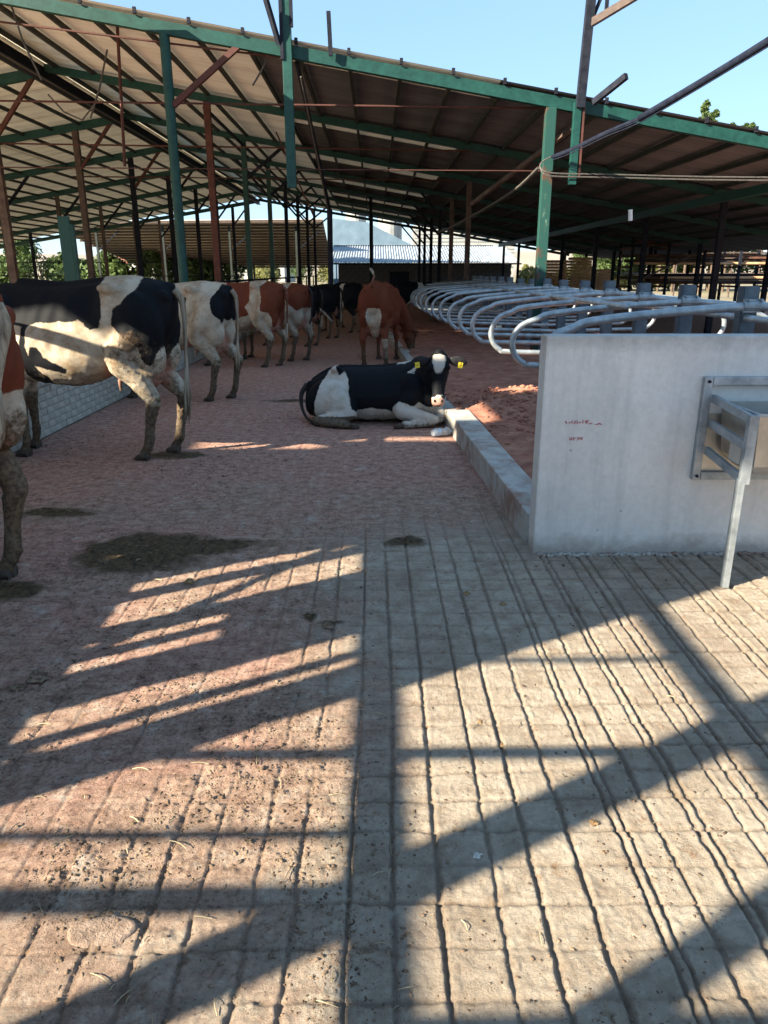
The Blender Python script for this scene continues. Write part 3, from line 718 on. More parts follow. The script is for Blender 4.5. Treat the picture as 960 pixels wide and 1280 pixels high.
rail(XP - 0.02, 5.0, 23.2, 1.155, 0.026, 'long galvanised rail tying the divider posts together')
rail(XP - 0.75, 6.6, 23.0, 1.215, 0.026, 'long galvanised neck rail lying across the divider loops')
rail(XP + 0.85, 5.4, 23.2, 1.18, 0.026, 'galvanised neck rail over the far row of loops')

# ---------------------------------------------------------------- OPEN CATTLE BARN
barn = empty('open_cattle_barn', (0, 13.4, 0), 0, 'large open cattle barn with green steel rafters and corrugated roof', 'barn')
YO = 13.4
zr = lambda x: 4.51 - 0.165 * x            # underside of right-hand rafters
zl = lambda x: 5.60 - 0.165 * (-7.4 - x)   # underside of left-hand rafters
FY = [5.2 * k for k in range(8)]           # rafter lines, local y
for k, y in enumerate(FY):
    thick = 0.175 if k == 0 else 0.15; w = 0.13
    a = -7.3; b = 12.4
    m_ = M['teal_paint']
    MB().bar((a, y, zr(a) + thick / 2), (b, y, zr(b) + thick / 2), w, thick, up=(0, 0, 1)).build('rafter', m_, barn)
    MB().bar((-27.5, y, zl(-27.5) + 0.10), (-7.45, y, zl(-7.45) + 0.10), w, 0.20).build('rafter', m_, barn)
# ridge beam in depth, under the left slope's upper edge
MB().bar((-7.36, -0.3, 5.66), (-7.36, 36.8, 5.66), 0.16, 0.26).build('ridge_beam', M['dark_steel'], barn)
MB().bar((-7.25, -0.3, 5.53), (-7.25, 36.8, 5.53), 0.05, 0.03).build('ridge_angle', M['wire'], barn)
MB().box((-7.28, 18.2, 6.13), (0.95, 36.6, 0.012)).build('ridge_flashing', M['sheet'], barn)
# purlins
for k in range(26):
    x = -7.05 + 0.83 * k
    if x > 12.3: break
    z = zr(x) + 0.145
    MB().bar((x, -0.05, z + (0.08 if False else 0)), (x, 36.7, z), 0.055, 0.085).build('purlin', M['purlin'], barn)
    MB().box((x, -0.09, zr(x) + 0.235), (0.05, 0.05, 0.09)).build('cleat', M['dark_steel'], barn)
for k in range(24):
    x = -7.7 - 0.83 * k; z = zl(x) + 0.145
    MB().bar((x, -0.05, z), (x, 36.7, z), 0.055, 0.085).build('purlin', M['purlin'], barn)
# corrugated sheets: wave across Y, laid along the slope
def sheet_mesh(L, W, per=0.076, amp=0.011, slope=-0.165):
    n = int(W / per * 6); vs = []; fs = []
    for i in range(n + 1):
        y = W * i / n; z = amp * math.cos(2 * PI * y / per)
        vs += [(0, y, z), (L, y, z + slope * L)]
    for i in range(n): fs.append((2*i, 2*i+1, 2*i+3, 2*i+2))
    me = bpy.data.meshes.new('roof_sheet'); me.from_pydata(vs, [], fs); me.materials.append(M['sheet']); me.update(); return me
SW = 1.216
def translucent():
    m, nt, b = mat('added_translucent_sheet'); c = ramp(nt, ntex(nt, 2, 5), [(.35, (.50, .42, .27)), (.65, (.66, .58, .40))]); setc(nt, b, c)
    tr = nt.nodes.new('ShaderNodeBsdfTranslucent'); nt.links.new(c, tr.inputs[0]); ms = nt.nodes.new('ShaderNodeMixShader'); ms.inputs[0].default_value = .45
    nt.links.new(b.outputs[0], ms.inputs[1]); nt.links.new(tr.outputs[0], ms.inputs[2]); nt.links.new(ms.outputs[0], nt.nodes['Material Output'].inputs[0]); return m
msT = sheet_mesh(0.95, SW + 0.03); msT.materials.clear(); msT.materials.append(translucent())  # translucency added so the strip beside the ridge shows bright
msR = sheet_mesh(4.26, SW + 0.03); msL = sheet_mesh(4.26, SW + 0.03, slope=0.165)
msO = sheet_mesh(4.26, SW + 0.03); msO.materials.clear(); msO.materials.append(M['shaded_sheet'])
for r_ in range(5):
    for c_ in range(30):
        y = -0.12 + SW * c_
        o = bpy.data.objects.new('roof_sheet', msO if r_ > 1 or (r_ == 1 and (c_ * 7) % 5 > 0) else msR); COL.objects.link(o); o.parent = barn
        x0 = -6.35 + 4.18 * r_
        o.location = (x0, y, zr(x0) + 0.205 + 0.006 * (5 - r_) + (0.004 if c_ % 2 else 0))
        if r_ == 0:
            o = bpy.data.objects.new('added_glow_sheet', msT); COL.objects.link(o); o.parent = barn
            o.location = (-7.22, y, zr(-7.22) + 0.235 + (0.004 if c_ % 2 else 0))
        if r_ < 5:
            o = bpy.data.objects.new('roof_sheet', msL); COL.objects.link(o); o.parent = barn
            x1 = -7.38 - 4.26 - 4.18 * r_
            o.location = (x1, y, zl(x1) + 0.30 + 0.006 * (5 - r_) + (0.004 if c_ % 2 else 0))
# columns
def column(x, y, m_, w=0.17, top=None, round_=False):
    z = (zr(x) if x > -7.4 else zl(x)) if top is None else top
    if round_: MB().tube([(x, y, 0), (x, y, z)], w / 2, 12).build('column', M[m_], barn, smooth=False)
    else: MB().box((x, y, z / 2), (w, w * 0.9, z)).build('column', M[m_], barn, bevel=0.008)
column(-3.32, 0.0, 'teal_paint', 0.165, round_=True)
column(2.86, 0.0, 'worn_teal', 0.17)
for k in range(1, 8):
    y = FY[k]
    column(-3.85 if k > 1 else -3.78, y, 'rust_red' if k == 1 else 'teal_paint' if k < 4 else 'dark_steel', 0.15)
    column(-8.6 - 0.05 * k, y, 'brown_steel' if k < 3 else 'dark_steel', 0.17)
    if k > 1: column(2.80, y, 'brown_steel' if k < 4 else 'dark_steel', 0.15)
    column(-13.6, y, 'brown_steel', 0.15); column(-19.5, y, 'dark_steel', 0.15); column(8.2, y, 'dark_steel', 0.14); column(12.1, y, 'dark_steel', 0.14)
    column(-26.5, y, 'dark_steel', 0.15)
    if k in (4, 6): column(-0.2, y, 'dark_steel', 0.13)
column(8.2, 0, 'dark_steel', 0.14)
def brace(x, y, s_=1, m_='rust_red', drop=1.0, run=1.15, w=0.085):
    f = (lambda q: zr(q)) if x > -7.4 else (lambda q: zl(q) if q < -7.4 else zl(-7.4))
    MB().bar((x + 0.06 * s_, y - 0.02, f(x) - drop), (x + run * s_, y - 0.02, f(x + run * s_) + 0.02), w, w).build('brace', M[m_], barn)
brace(-3.32, 0.0)
for k in range(1, 8):
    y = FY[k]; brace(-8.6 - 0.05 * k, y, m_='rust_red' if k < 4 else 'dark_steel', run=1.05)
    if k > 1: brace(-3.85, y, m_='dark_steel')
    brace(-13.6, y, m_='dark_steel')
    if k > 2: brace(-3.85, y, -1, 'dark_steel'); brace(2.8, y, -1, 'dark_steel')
# longitudinal beams
MB().bar((7.9, 0.1, zr(7.9) - 0.10), (7.9, 36.4, zr(7.9) - 0.10), 0.13, 0.18).build('long_beam', M['teal_paint'], barn)
MB().bar((-3.85, 5.2, 5.02), (-3.85, 36.4, 5.02), 0.06, 0.06).build('long_beam', M['dark_steel'], barn)
# rusty tie rods across
for y, z0, z1, r_ in ((0.06, 5.58, 4.28, 0.016), (0.35, 4.22, 4.10, 0.016), (5.3, 4.30, 4.15, 0.018), (10.6, 4.2, 4.1, 0.018), (0.5, 3.22, 3.16, 0.009)):
    MB().tube([(-9.0, y, z0), (2.9, y, z1)], r_, 6).build('tie_rod', M['rust_red'], barn)
# hanging rods and ties on the left
def px_point(px, py, Y):
    """world point on the plane y = Y that the eye at the camera sees at that spot of the photo: a survey aid"""
    p = R(18.06); v = py - 640; up = -(920 * math.sin(p) + v * math.cos(p)); fw_ = 920 * math.cos(p) - v * math.sin(p)
    yaw = R(0.62); x = px - 480
    X = x * math.cos(yaw) + fw_ * math.sin(yaw); F = fw_ * math.cos(yaw) - x * math.sin(yaw)
    return Vector((X / F * Y, Y, CAM_H + up / F * Y))
def rel(p): return Vector((p.x, p.y - 13.4, p.z))
for a, b, r_, Y in (((146, 22), (156, 208), 0.028, 14.5), ((345, 165), (392, 270), 0.02, 19)):
    MB().tube([rel(px_point(*a, Y)), rel(px_point(*b, Y))], r_, 6).build('hanging_rod', M['rust_red'], barn)
for pts, Y in ((((12, 0), (28, 50), (52, 100)), 13.6), (((134, 62), (125, 108), (113, 148)), 14.6), (((60, 118), (80, 140), (103, 150), (120, 128)), 15.5), (((316, 107), (328, 86), (340, 62)), 13.6)):
    MB().tube([rel(px_point(*q, Y)) for q in pts], 0.016, 6).build('loose_tie', M['wire'], barn)
# rear wall mesh lines and far girts seen at the open end
for x0, x1, z in ((-27, -14, 2.1), (-27, -8.8, 1.25)):
    MB().bar((x0, 36.5, z), (x1, 36.5, z), 0.05, 0.06).build('girt', M['dark_steel'], barn)
# posts hanging from the front rafter, cut off above the ground
hp = empty('hanging_post', px_point(365, 235, 13.24), 0, 'dark green cut-off post hanging from the front rafter left of centre', 'post')
hz = px_point(364, -60, 13.24).z - hp.location.z
MB().box((0, 0, hz / 2), (0.15, 0.10, hz)).build('post_shaft', M['teal_paint'], hp, bevel=0.006)
MB().box((-0.075, -0.06, hz * 0.5 + 0.9), (0.05, 0.03, hz - 1.9)).build('side_angle', M['dark_steel'], hp)
MB().box((0.085, -0.04, hz - 0.62), (0.05, 0.07, 0.75)).build('side_plate', M['dark_steel'], hp)
hp2 = empty('hanging_post', px_point(717, 231, 13.24), 0, 'dark mast with lattice arm standing over the right half of the front rafter', 'mast')
h2 = px_point(726, 128, 13.24).z - hp2.location.z
MB().box((-0.03, 0, h2 / 2), (0.12, 0.10, h2)).build('post_shaft', M['teal_paint'], hp2, bevel=0.006)
MB().box((0.07, -0.03, h2 / 2 + 0.1), (0.03, 0.04, h2)).build('post_edge', M['rust_red'], hp2)
q0 = px_point(725, 135, 13.2) - hp2.location; q1 = px_point(745, -60, 13.2) - hp2.location
MB().bar(q0, q1, 0.13, 0.12).build('mast_shaft', M['dark_steel'], hp2)
q = lambda x, y, Y=13.2: px_point(x, y, Y) - hp2.location
MB().bar(q(737, 30), q(800, -8, 12.9), 0.10, 0.10).build('lattice_chord', M['brown_steel'], hp2)
MB().bar(q(742, 20), q(755, -12), 0.05, 0.05).build('lattice_web', M['dark_steel'], hp2)
MB().bar(q(758, 12), q(760, -12), 0.05, 0.05).build('lattice_web', M['dark_steel'], hp2)
s1 = MB().bar(px_point(742, 128, 13.15), px_point(783, 95, 12.6), 0.07, 0.09).build('steel_bar', M['dark_steel']); tag(s1, 'short dark steel bar jutting up beside the mast', 'bar')
s2 = MB().bar(px_point(332, -2, 13.0), px_point(349, 56, 13.2), 0.07, 0.06).build('steel_bar', M['dark_steel']); tag(s2, 'dark slanting bar above the roof edge, left of the hanging post', 'bar')
s3 = MB().bar(px_point(410.5, 14, 13.2), px_point(413.5, 70, 13.25), 0.065, 0.06).build('steel_bar', M['dark_steel']); tag(s3, 'short upright bar sticking up above the roof edge near the centre', 'bar')
s4 = empty('leaning_pipe', px_point(413, 330, 17.5), 0, 'long dark pipe slanting down inside the barn behind the hanging post', 'pipe')
MB().tube([px_point(371, 78, 13.6) - s4.location, px_point(412, 262, 17.2) - s4.location], 0.040, 8).build('upper_pipe', M['dark_steel'], s4)
MB().tube([px_point(376, 96, 13.5) - s4.location, px_point(410, 262, 17.15) - s4.location], 0.015, 6).build('cable_run', M['wire'], s4)
MB().tube([px_point(412, 262, 17.2) - s4.location, px_point(413, 322, 17.4) - s4.location, px_point(413.5, 356, 17.4) - s4.location], 0.06, 8).build('lower_pipe', M['dark_steel'], s4)
# conduit and wires, right
cps = [px_point(1010, 18, 9.3), px_point(960, 52, 9.8), px_point(880, 101, 10.8), px_point(800, 148, 11.9), px_point(757, 166, 12.4), px_point(716, 186, 12.9), px_point(690, 196, 13.18)]
mb = MB().tube(smooth(cps[:4], 3), 0.052, 8); o = mb.build('conduit', M['conduit'], smooth=True); tag(o, 'thick dark conduit running down from the top right corner to the green column', 'cable')
MB().tube(smooth(cps[3:], 3), 0.030, 6).build('conduit_tail', M['conduit'], o)
for off in (0.0, 0.035):
    MB().tube(smooth([p_ + Vector((0, -0.05, -off - 0.02)) for p_ in cps[1:]], 3), 0.009, 5).build('thin_cable', M['conduit'], o)
for dz, s_ in ((0, 'upper'), (-0.045, 'lower')):
    pts = [px_point(1010, 222, 13.0), px_point(880, 221, 13.1), px_point(760, 218, 13.15), px_point(700, 217, 13.15), px_point(681, 214, 13.15), px_point(675, 207, 13.2), px_point(681, 200, 13.2), px_point(690, 196, 13.2)]
    pts = [p_ + Vector((0, 0, dz if i < 5 else 0)) for i, p_ in enumerate(pts)]
    tag(MB().tube(smooth(pts, 3), 0.012, 5).build('service_wire', M['wire']), f'{s_} of two grey wires stretched right from the worn green column', 'wire')
tag(MB().tube(smooth([px_point(673, 210, 13.6), px_point(640, 240, 15), px_point(590, 270, 17.5), px_point(560, 286, 20), px_point(548, 290, 22)], 4), 0.028, 6).build('sagging_cable', M['wire']), 'sagging cable bundle from the worn green column towards the barn centre', 'cable')
tag(MB().bar(px_point(715, 160, 13.5), px_point(590, 255, 16.5), 0.07, 0.07).build('cable_tray', M['brown_steel']), 'brown steel tray slanting under the roof beside the worn green column', 'tray')
tag(MB().tube([px_point(788, 262, 14), px_point(788, 276, 14)], 0.04, 8).build('lamp_holder', M['ceramic']), 'small pale lamp holder hanging under the dark right roof', 'lamp holder')
# short green stub post by the feed alley
st = empty('stub_post', (-4.95, 12.6, 0), R(8), 'short worn green stub post standing behind the black and white cow', 'post')
MB().box((0, 0, 1.17), (0.17, 0.10, 2.34)).build('shaft', M['worn_teal'], st, bevel=0.006)
MB().box((0.11, 0.02, 1.12), (0.05, 0.14, 2.2)).build('flange', M['teal_paint'], st)
# feed barrier: rails above the block wall
fb = empty('feed_barrier', (-3.26, 14, 0), 0, 'dark horizontal feed barrier rail behind the standing cows', 'barrier')
for k in range(9): MB().tube([(0, -5.6 + 4.0 * k, 0.5), (0, -5.6 + 4.0 * k, 1.32)], 0.03, 8).build('post', M['dark_steel'], fb)
MB().tube([(0, -6.0, 1.30), (0, 27, 1.30)], 0.028, 8).build('rail', M['dark_steel'], fb)

# ---------------------------------------------------------------- SECOND BARN, block shed, silos behind
sb = empty('slatted_barn', (-12.3, 56, 0), 0, 'second low barn with a battened corrugated roof beyond the rear opening', 'barn')
def quadp(mb, P, t=0.03):
    n_ = (Vector(P[1]) - Vector(P[0])).cross(Vector(P[3]) - Vector(P[0])).normalized() * t
    return mb.add([Vector(p) for p in P] + [Vector(p) + n_ for p in P], [(0,3,2,1),(4,5,6,7),(0,1,5,4),(1,2,6,5),(2,3,7,6),(3,0,4,7)])
x0, x1 = -10.5, 8.7
mb = MB(); quadp(mb, [(x0, -2, 4.75), (x1, -2, 4.92), (x1, 9, 2.0), (x0 + 3, 9, 2.0)]); mb.build('roof_deck', M['sheet'], sb)
for k in range(18):
    t = k / 17; y = -2 + 11 * t; z = 4.75 + (2.0 - 4.75) * t - 0.10
    MB().bar((x0 + 3 * t, y, z), (x1, y, z + 0.15 * (1 - t)), 0.10, 0.13).build('roof_batten', M['pallet' if False else 'brown_steel'], sb)
for k in range(4):
    x = -7 + 4.6 * k
    for y, zz in ((-1.5, 4.5), (8.5, 2.0)):
        MB().box((x, y, zz / 2), (0.14, 0.14, zz)).build('column', M['purlin'], sb)
    MB().bar((x, -1.5, 2.9), (x + 1.6, -1.5, 4.2), 0.08, 0.08).build('brace', M['dark_steel'], sb)
bs = empty('block_shed', (3.1, 52, 0), 0, 'low grey block shed with a white corrugated lean-to roof', 'shed')
mb = MB().box((0.2, 2.0, 1.0), (11.6, 4.0, 2.0)).build('wall', M['block'], bs)
mshb = MB().box((0, 0, 0), (0.50, 0.04, 0.21)).mesh('block'); mshb.materials.append(M['block'])
for r_ in range(9):
    for c_ in range(22):
        xx = -5.35 + 0.53 * c_ + (0.26 if r_ % 2 else 0)
        if xx > 5.8 or (-2.2 < xx < -0.8 and r_ < 7): continue
        o = bpy.data.objects.new('block', mshb); COL.objects.link(o); o.parent = bs; o.location = (xx, -0.01 + random.uniform(-0.004, 0.004), 0.115 + 0.222 * r_)
MB().box((-1.5, -0.03, 0.78), (1.3, 0.05, 1.5)).build('door', M['dark_steel'], bs)
def corr(L, W, per, amp, rise, name, m_, par, loc):
    n = int(W / per * 6); vs = []; fs = []
    for i in range(n + 1):
        x = W * i / n; z = amp * math.cos(2 * PI * x / per); vs += [(x, 0, z), (x, L, z + rise)]
    for i in range(n): fs.append((2*i+1, 2*i, 2*i+2, 2*i+3))
    o = MB().add(vs, fs).build(name, M[m_], par); o.location = loc; s_ = o.modifiers.new('thick', 'SOLIDIFY'); s_.thickness = 0.01; return o
for k in range(10): corr(6.8, 1.28, 0.18, 0.03, 1.30, 'roof_sheet', 'white_sheet', bs, (-6.2 + 1.26 * k, -0.6, 2.10 + 0.008 * (k % 2)))
MB().bar((-6.2, -0.5, 2.02), (6.6, -0.5, 2.02), 0.12, 0.10).build('eave_beam', M['dark_steel'], bs)
MB().bar((-6.2, 5.9, 3.30), (5.6, 5.9, 3.30), 0.3, 0.16).build('ridge_cap', M['dark_steel'], bs)
ch = empty('clad_hall', (2.5, 66, 0), 0, 'pale blue-grey clad hall with sloping gable behind the block shed', 'hall')
pts = [(-6.1, 0), (0.6, 0), (0.6, 3.65), (-3.2, 5.45), (-6.1, 5.75)]
n_ = len(pts); mb = MB().add([(x, 0, z) for x, z in pts] + [(x, 9, z) for x, z in pts], [tuple(range(n_)), tuple(range(n_, 2*n_))[::-1]] + [(i, i + n_, (i + 1) % n_ + n_, (i + 1) % n_) for i in range(n_)])
mb.build('gable_wall', M['blue_sheet'], ch)
for k in range(17): MB().box((-5.9 + 0.38 * k, -0.03, 1.8), (0.05, 0.05, 3.5)).build('cladding_rib', M['blue_sheet'], ch)
for k in range(14):
    MB().box((0.9 + 0.62 * k, 0.0, 2.65), (0.60, 0.10, 5.1 - 0.0)).build('cladding_panel', M['cream'], ch)
for k in range(11): MB().box((5.1, -0.07, 1.9 + 0.29 * k), (8.6, 0.04, 0.03)).build('cladding_line', M['blue_sheet'], ch)
for i, (x, r_, z) in enumerate(((-1.9, 1.0, 8.2), (1.4, 1.15, 7.9), (9.3, 0.9, 7.2), (6.0, 0.9, 7.0))):
    s_ = empty('grain_silo', (x, 76, 0), 0, ['first cream silo top from the left beyond the barn roof', 'second and broadest cream silo top beyond the hall', 'rightmost cream silo top beyond the hall', 'third cream silo top beyond the hall'][i], 'silo', 'silo tops beyond the hall')
    MB().tube([(0, 0, 0), (0, 0, z - 1.2)], r_, 20).build('silo_body', M['cream'], s_)
    MB().tube([(0, 0, z - 1.2), (0, 0, z - 0.9), (0, 0, z)], [r_ * 1.03, r_ * 0.9, 0.15], 20).build('silo_cap', M['white_sheet'], s_)

# timber rack, pallets, scaffold on the right
rk = empty('pipe_rack', (15.5, 33, 0), 0, 'long rack stacked with rusty pipes and timber under the right eave', 'rack')
for k in range(9):
    x = -4.6 + 1.55 * k
    for y in (0, 1.6): MB().box((x, y, 1.75), (0.10, 0.10, 3.5 if k % 2 else 3.1)).build('upright', M['dark_steel'], rk)
    for z in (0.9, 1.7, 2.45): MB().box((x, 0.8, z), (0.08, 1.7, 0.08)).build('cross_arm', M['rusty'], rk)
MB().bar((-4.6, -0.06, 1.0), (0.2, -0.06, 3.2), 0.07, 0.07).build('brace', M['brown_steel'], rk)
MB().bar((3.0, -0.06, 1.2), (6.6, -0.06, 3.2), 0.07, 0.07).build('brace', M['dark_steel'], rk)
for k in range(70):
    z0 = (0.98, 1.78, 2.53)[k % 3]; j = random.randint(0, 3)
    y = random.uniform(0.05, 1.5); L = random.uniform(4, 11); x = random.uniform(-4.8, 8.4 - L)
    MB().tube([(x, y, z0 + 0.07 + 0.11 * j), (x + L, y + random.uniform(-0.08, 0.08), z0 + 0.07 + 0.11 * j)], 0.055, 6).build('pipe', M[random.choice(['rusty', 'rusty', 'brown_steel', 'dark_steel', 'pallet'])], rk)
for i, (x, y, n_) in enumerate(((9.5, 41, 14), (10.9, 41.4, 15), (12.2, 42, 11))):
    pl = empty('pallet_pile', (x, y, 0), 0, ['leftmost tall pile of orange pallets in the sun', 'middle and tallest pile of orange pallets in the sun', 'lower pile of orange pallets at the right end'][i], 'pallets', 'pallet piles beyond the rear eave')
    pm2 = MB()
    for q_ in range(5): pm2.box((-0.48 + 0.24 * q_, 0, 0.13), (0.12, 1.0, 0.025))
    for q_ in (-0.45, 0, 0.45): pm2.box((0, q_, 0.065), (1.1, 0.10, 0.10))
    pm2.box((0, -0.45, 0.01), (1.1, 0.10, 0.02))
    pmesh = pm2.mesh('pallet'); pmesh.materials.append(M['pallet'])
    for k in range(n_):
        o = bpy.data.objects.new('pallet', pmesh); COL.objects.link(o); o.parent = pl; o.location = (random.uniform(-0.05, 0.05), random.uniform(-0.04, 0.04), 0.15 * k); o.rotation_euler.z = random.uniform(-0.05, 0.05)
sc_ = empty('scaffold', (14.5, 47, 0), 0, 'thin steel scaffold frame in front of the trees at right', 'scaffold')
for k in range(9): MB().tube([(-3 + 1.7 * k, 0, 0), (-3 + 1.7 * k, 0, 4.6)], 0.045, 6).build('standard', M['brown_steel'], sc_)
for z in (1.4, 2.6, 3.4): MB().tube([(-3.4, 0, z), (11, 0, z)], 0.05, 6).build('ledger', M['pallet' if z > 3 else 'brown_steel'], sc_)

# ---------------------------------------------------------------- trees, shrubs, houses, hills
def leaf_cloud(n, fn, size, seed, name):
    r_ = np.random.default_rng(seed); P = fn(r_, n)
    a = r_.normal(size=(n, 3)); a /= np.linalg.norm(a, axis=1)[:, None]; b = np.cross(a, r_.normal(size=(n, 3))); b /= np.linalg.norm(b, axis=1)[:, None]
    s_ = size * (0.6 + 0.8 * r_.random(n))[:, None]
    V = np.stack([P - a * s_, P + b * s_ * 0.5, P + a * s_, P - b * s_ * 0.5], 1).reshape(-1, 3)
    me = bpy.data.meshes.new(name); me.vertices.add(n * 4); me.vertices.foreach_set('co', V.astype(np.float32).ravel())
    me.loops.add(n * 4); me.loops.foreach_set('vertex_index', np.arange(n * 4, dtype=np.int32)); me.polygons.add(n); me.polygons.foreach_set('loop_start', np.arange(n, dtype=np.int32) * 4); me.update(calc_edges=True)
    return me
def crown_fn(w, h, z0, lumps, seed):
    q_ = random.Random(seed); L = [(q_.uniform(-0.6, 0.6) * w, q_.uniform(-0.6, 0.6) * w, z0 + h * q_.uniform(0.15, 0.9), q_.uniform(0.25, 0.5) * w) for _ in range(lumps)]
    def fn(r_, n):
        k = r_.integers(0, lumps, n); L_ = np.array(L)[k]; d = r_.normal(size=(n, 3)); d /= np.linalg.norm(d, axis=1)[:, None]
        rad = r_.random(n) ** 0.4
        taper = np.clip(1.25 - (L_[:, 2] - z0) / h, 0.3, 1)
        return L_[:, :3] * np.stack([taper, taper, np.ones(n)], -1) + d * (L_[:, 3] * rad * taper)[:, None] * np.array([1, 1, 1.25])
    return fn
def make_tree(kind):
    w, h, z0, lumps, n, m_ = {'round': (3.0, 5.5, 1.2, 26, 5200, 'leaf'), 'poplar': (1.3, 11.5, 1.5, 30, 5200, 'leaf'), 'bush': (2.2, 2.4, 0.0, 18, 3600, 'leaf'), 'yellow': (2.6, 3.6, 0.2, 20, 3600, 'leaf_y')}[kind]
    cr = leaf_cloud(n, crown_fn(w, h, z0, lumps, hash(kind) % 97 if False else len(kind) * 7), 0.17, len(kind), 'crown'); cr.materials.append(M[m_])
    tk = MB().tube([(0, 0, 0), (0.1, 0, z0 + h * 0.3), (0.05, 0.1, z0 + h * 0.85)], [0.16 * w / 2, 0.11 * w / 2, 0.03], 8)
    q_ = random.Random(3)
    for k in range(6):
        a = q_.uniform(0, 2 * PI); zz = z0 + h * q_.uniform(0.1, 0.6); tk.tube([(0.05, 0, zz), (math.cos(a) * w * 0.5, math.sin(a) * w * 0.5, zz + h * 0.15)], [0.05, 0.015], 5)
    tk = tk.mesh('trunk'); tk.materials.append(M['bark']); return cr, tk
TM = {k: make_tree(k) for k in ('round', 'poplar', 'bush', 'yellow')}
def plant(kind, x, y, s_, label, cat, group, nm):
    t = empty(nm, (x, y, -0.05), random.uniform(0, 6), label, cat, group); t.scale = (s_ * random.uniform(0.9, 1.1), s_, s_ * random.uniform(0.92, 1.08))
    for n_, me_ in (('crown', TM[kind][0]), ('trunk', TM[kind][1])):
        o = bpy.data.objects.new(n_, me_); COL.objects.link(o); o.parent = t
for i in range(9):
    plant('bush' if i % 2 else 'round', -33 + 2.6 * i + random.uniform(-0.5, 0.5), 62 + random.uniform(-2, 4), (1.25 if i % 2 else 0.62) * random.uniform(0.9, 1.15), f'{ORD[i]} green tree from the left in the row behind the left end of the barn', 'tree', 'green trees behind the left end of the barn', 'leafy_tree')
for i in range(16):
    k = ('round', 'yellow', 'poplar')[i % 3]
    plant(k, -22 + 2.2 * i + random.uniform(-0.8, 0.8), 92 + random.uniform(-6, 14), {'round': 0.62, 'yellow': 0.85, 'poplar': 0.36}[k] * random.uniform(0.8, 1.1), f'{ORD[i]} small tree from the left far beyond the open rear of the barn', 'tree', 'small trees far beyond the barn', 'distant_tree')
for i in range(9):
    plant('yellow', 13.5 + 1.9 * i * 0.8 + random.uniform(-0.4, 0.4), 68 + random.uniform(-2, 3), random.uniform(0.55, 0.72), f'{ORD[i]} yellow-green shrub from the block shed towards the pallets', 'shrub', 'yellow-green shrubs between shed and pallets', 'yellow_shrub')
for i in range(8):
    plant('poplar', 23.4 + 0.75 * i + random.uniform(-0.2, 0.2), 62 + random.uniform(-1, 2), (1.03, 0.99, 1.08, 1.00, 1.05, 1.01, 1.04, 0.98)[i], f'{ORD[i]} tall poplar from the left whose tip shows above the right roof edge', 'tree', 'tall poplars behind the right roof edge', 'poplar_tree')
for i in range(10):
    plant('round', 19 + 2.6 * i, 66 + random.uniform(-2, 3), random.uniform(0.85, 1.1), f'{ORD[i]} broad green tree from the left behind the rusty pipe rack', 'tree', 'green trees behind the pipe rack', 'broad_tree')
def house(x, y, w, h, label):
    t = empty('house', (x, y, 0), random.uniform(-0.3, 0.3), label, 'house')
    MB().box((0, 0, h / 2), (w, 6, h)).build('wall', M['cream'], t)
    MB().add([(-w/2-.3,-3.3,h),(w/2+.3,-3.3,h),(w/2+.3,3.3,h),(-w/2-.3,3.3,h),(-w/2,0,h+1.5),(w/2,0,h+1.5)], [(0,1,5,4),(2,3,4,5),(1,2,5),(3,0,4),(0,3,2,1)]).build('roof', M['tile_roof'], t)
    for k in range(3): MB().box((-w/2 + w*(k+0.5)/3, -3.02, h*0.55), (0.9, 0.08, 1.1)).build('window', M['dark_steel'], t)
house(-17.5, 128, 7, 2.6, 'small house with a red roof far off beyond the barn')
house(-42, 140, 9, 3.0, 'small far house with a red roof behind the left columns')
def hill(x, y, w, d, h, nm='hill'):
    n_ = 40; xs_ = np.linspace(-1, 1, n_); X, Y = np.meshgrid(xs_, xs_)
    H = h * np.clip(1 - X ** 2 - Y ** 2, 0, 1) ** 0.8 * (0.6 + 0.6 * fbm(X * 2 + x, Y * 2, 4, 401)) - 0.3
    me, _ = grid_mesh(nm, xs_, xs_, lambda a, b: (H,)); co = np.stack([X * w + x, Y * d + y, H], -1).reshape(-1, 3).astype(np.float32); me.vertices.foreach_set('co', co.ravel()); me.update()
    tag(link(nm, me, M['hill']), kind='structure')
hill(-60, 520, 170, 120, 14); hill(150, 640, 260, 150, 20); hill(-300, 600, 200, 150, 16)

# ---------------------------------------------------------------- COWS
def skin(mb, voxel, name, sm=5):
    me = mb.mesh(name); o = bpy.data.objects.new('tmp', me); COL.objects.link(o)
    r_ = o.modifiers.new('r', 'REMESH'); r_.mode = 'VOXEL'; r_.voxel_size = voxel; r_.use_smooth_shade = True
    s_ = o.modifiers.new('s', 'SMOOTH'); s_.factor = 0.5; s_.iterations = sm
    dg = bpy.context.evaluated_depsgraph_get(); ev = o.evaluated_get(dg)
    out = bpy.data.meshes.new_from_object(ev, depsgraph=dg); out.name = name
    bpy.data.objects.remove(o); bpy.data.meshes.remove(me); out.materials.clear()
    out.polygons.foreach_set('use_smooth', [True] * len(out.polygons))
    return out
def poly_sd(poly, x, z):
    """signed distance, positive inside"""
    P = np.array(poly, float); d = np.full(x.shape, 1e9); ins = np.zeros(x.shape, bool); n = len(P)
    for i in range(n):
        a = P[i]; b = P[(i + 1) % n]; e = b - a; t = np.clip(((x - a[0]) * e[0] + (z - a[1]) * e[1]) / (e @ e + 1e-12), 0, 1)
        d = np.minimum(d, np.hypot(x - a[0] - t * e[0], z - a[1] - t * e[1]))
        c = ((a[1] > z) != (b[1] > z)) & (x < (b[0] - a[0]) * (z - a[1]) / (b[1] - a[1] + 1e-12) + a[0]); ins ^= c
    return np.where(ins, d, -d)
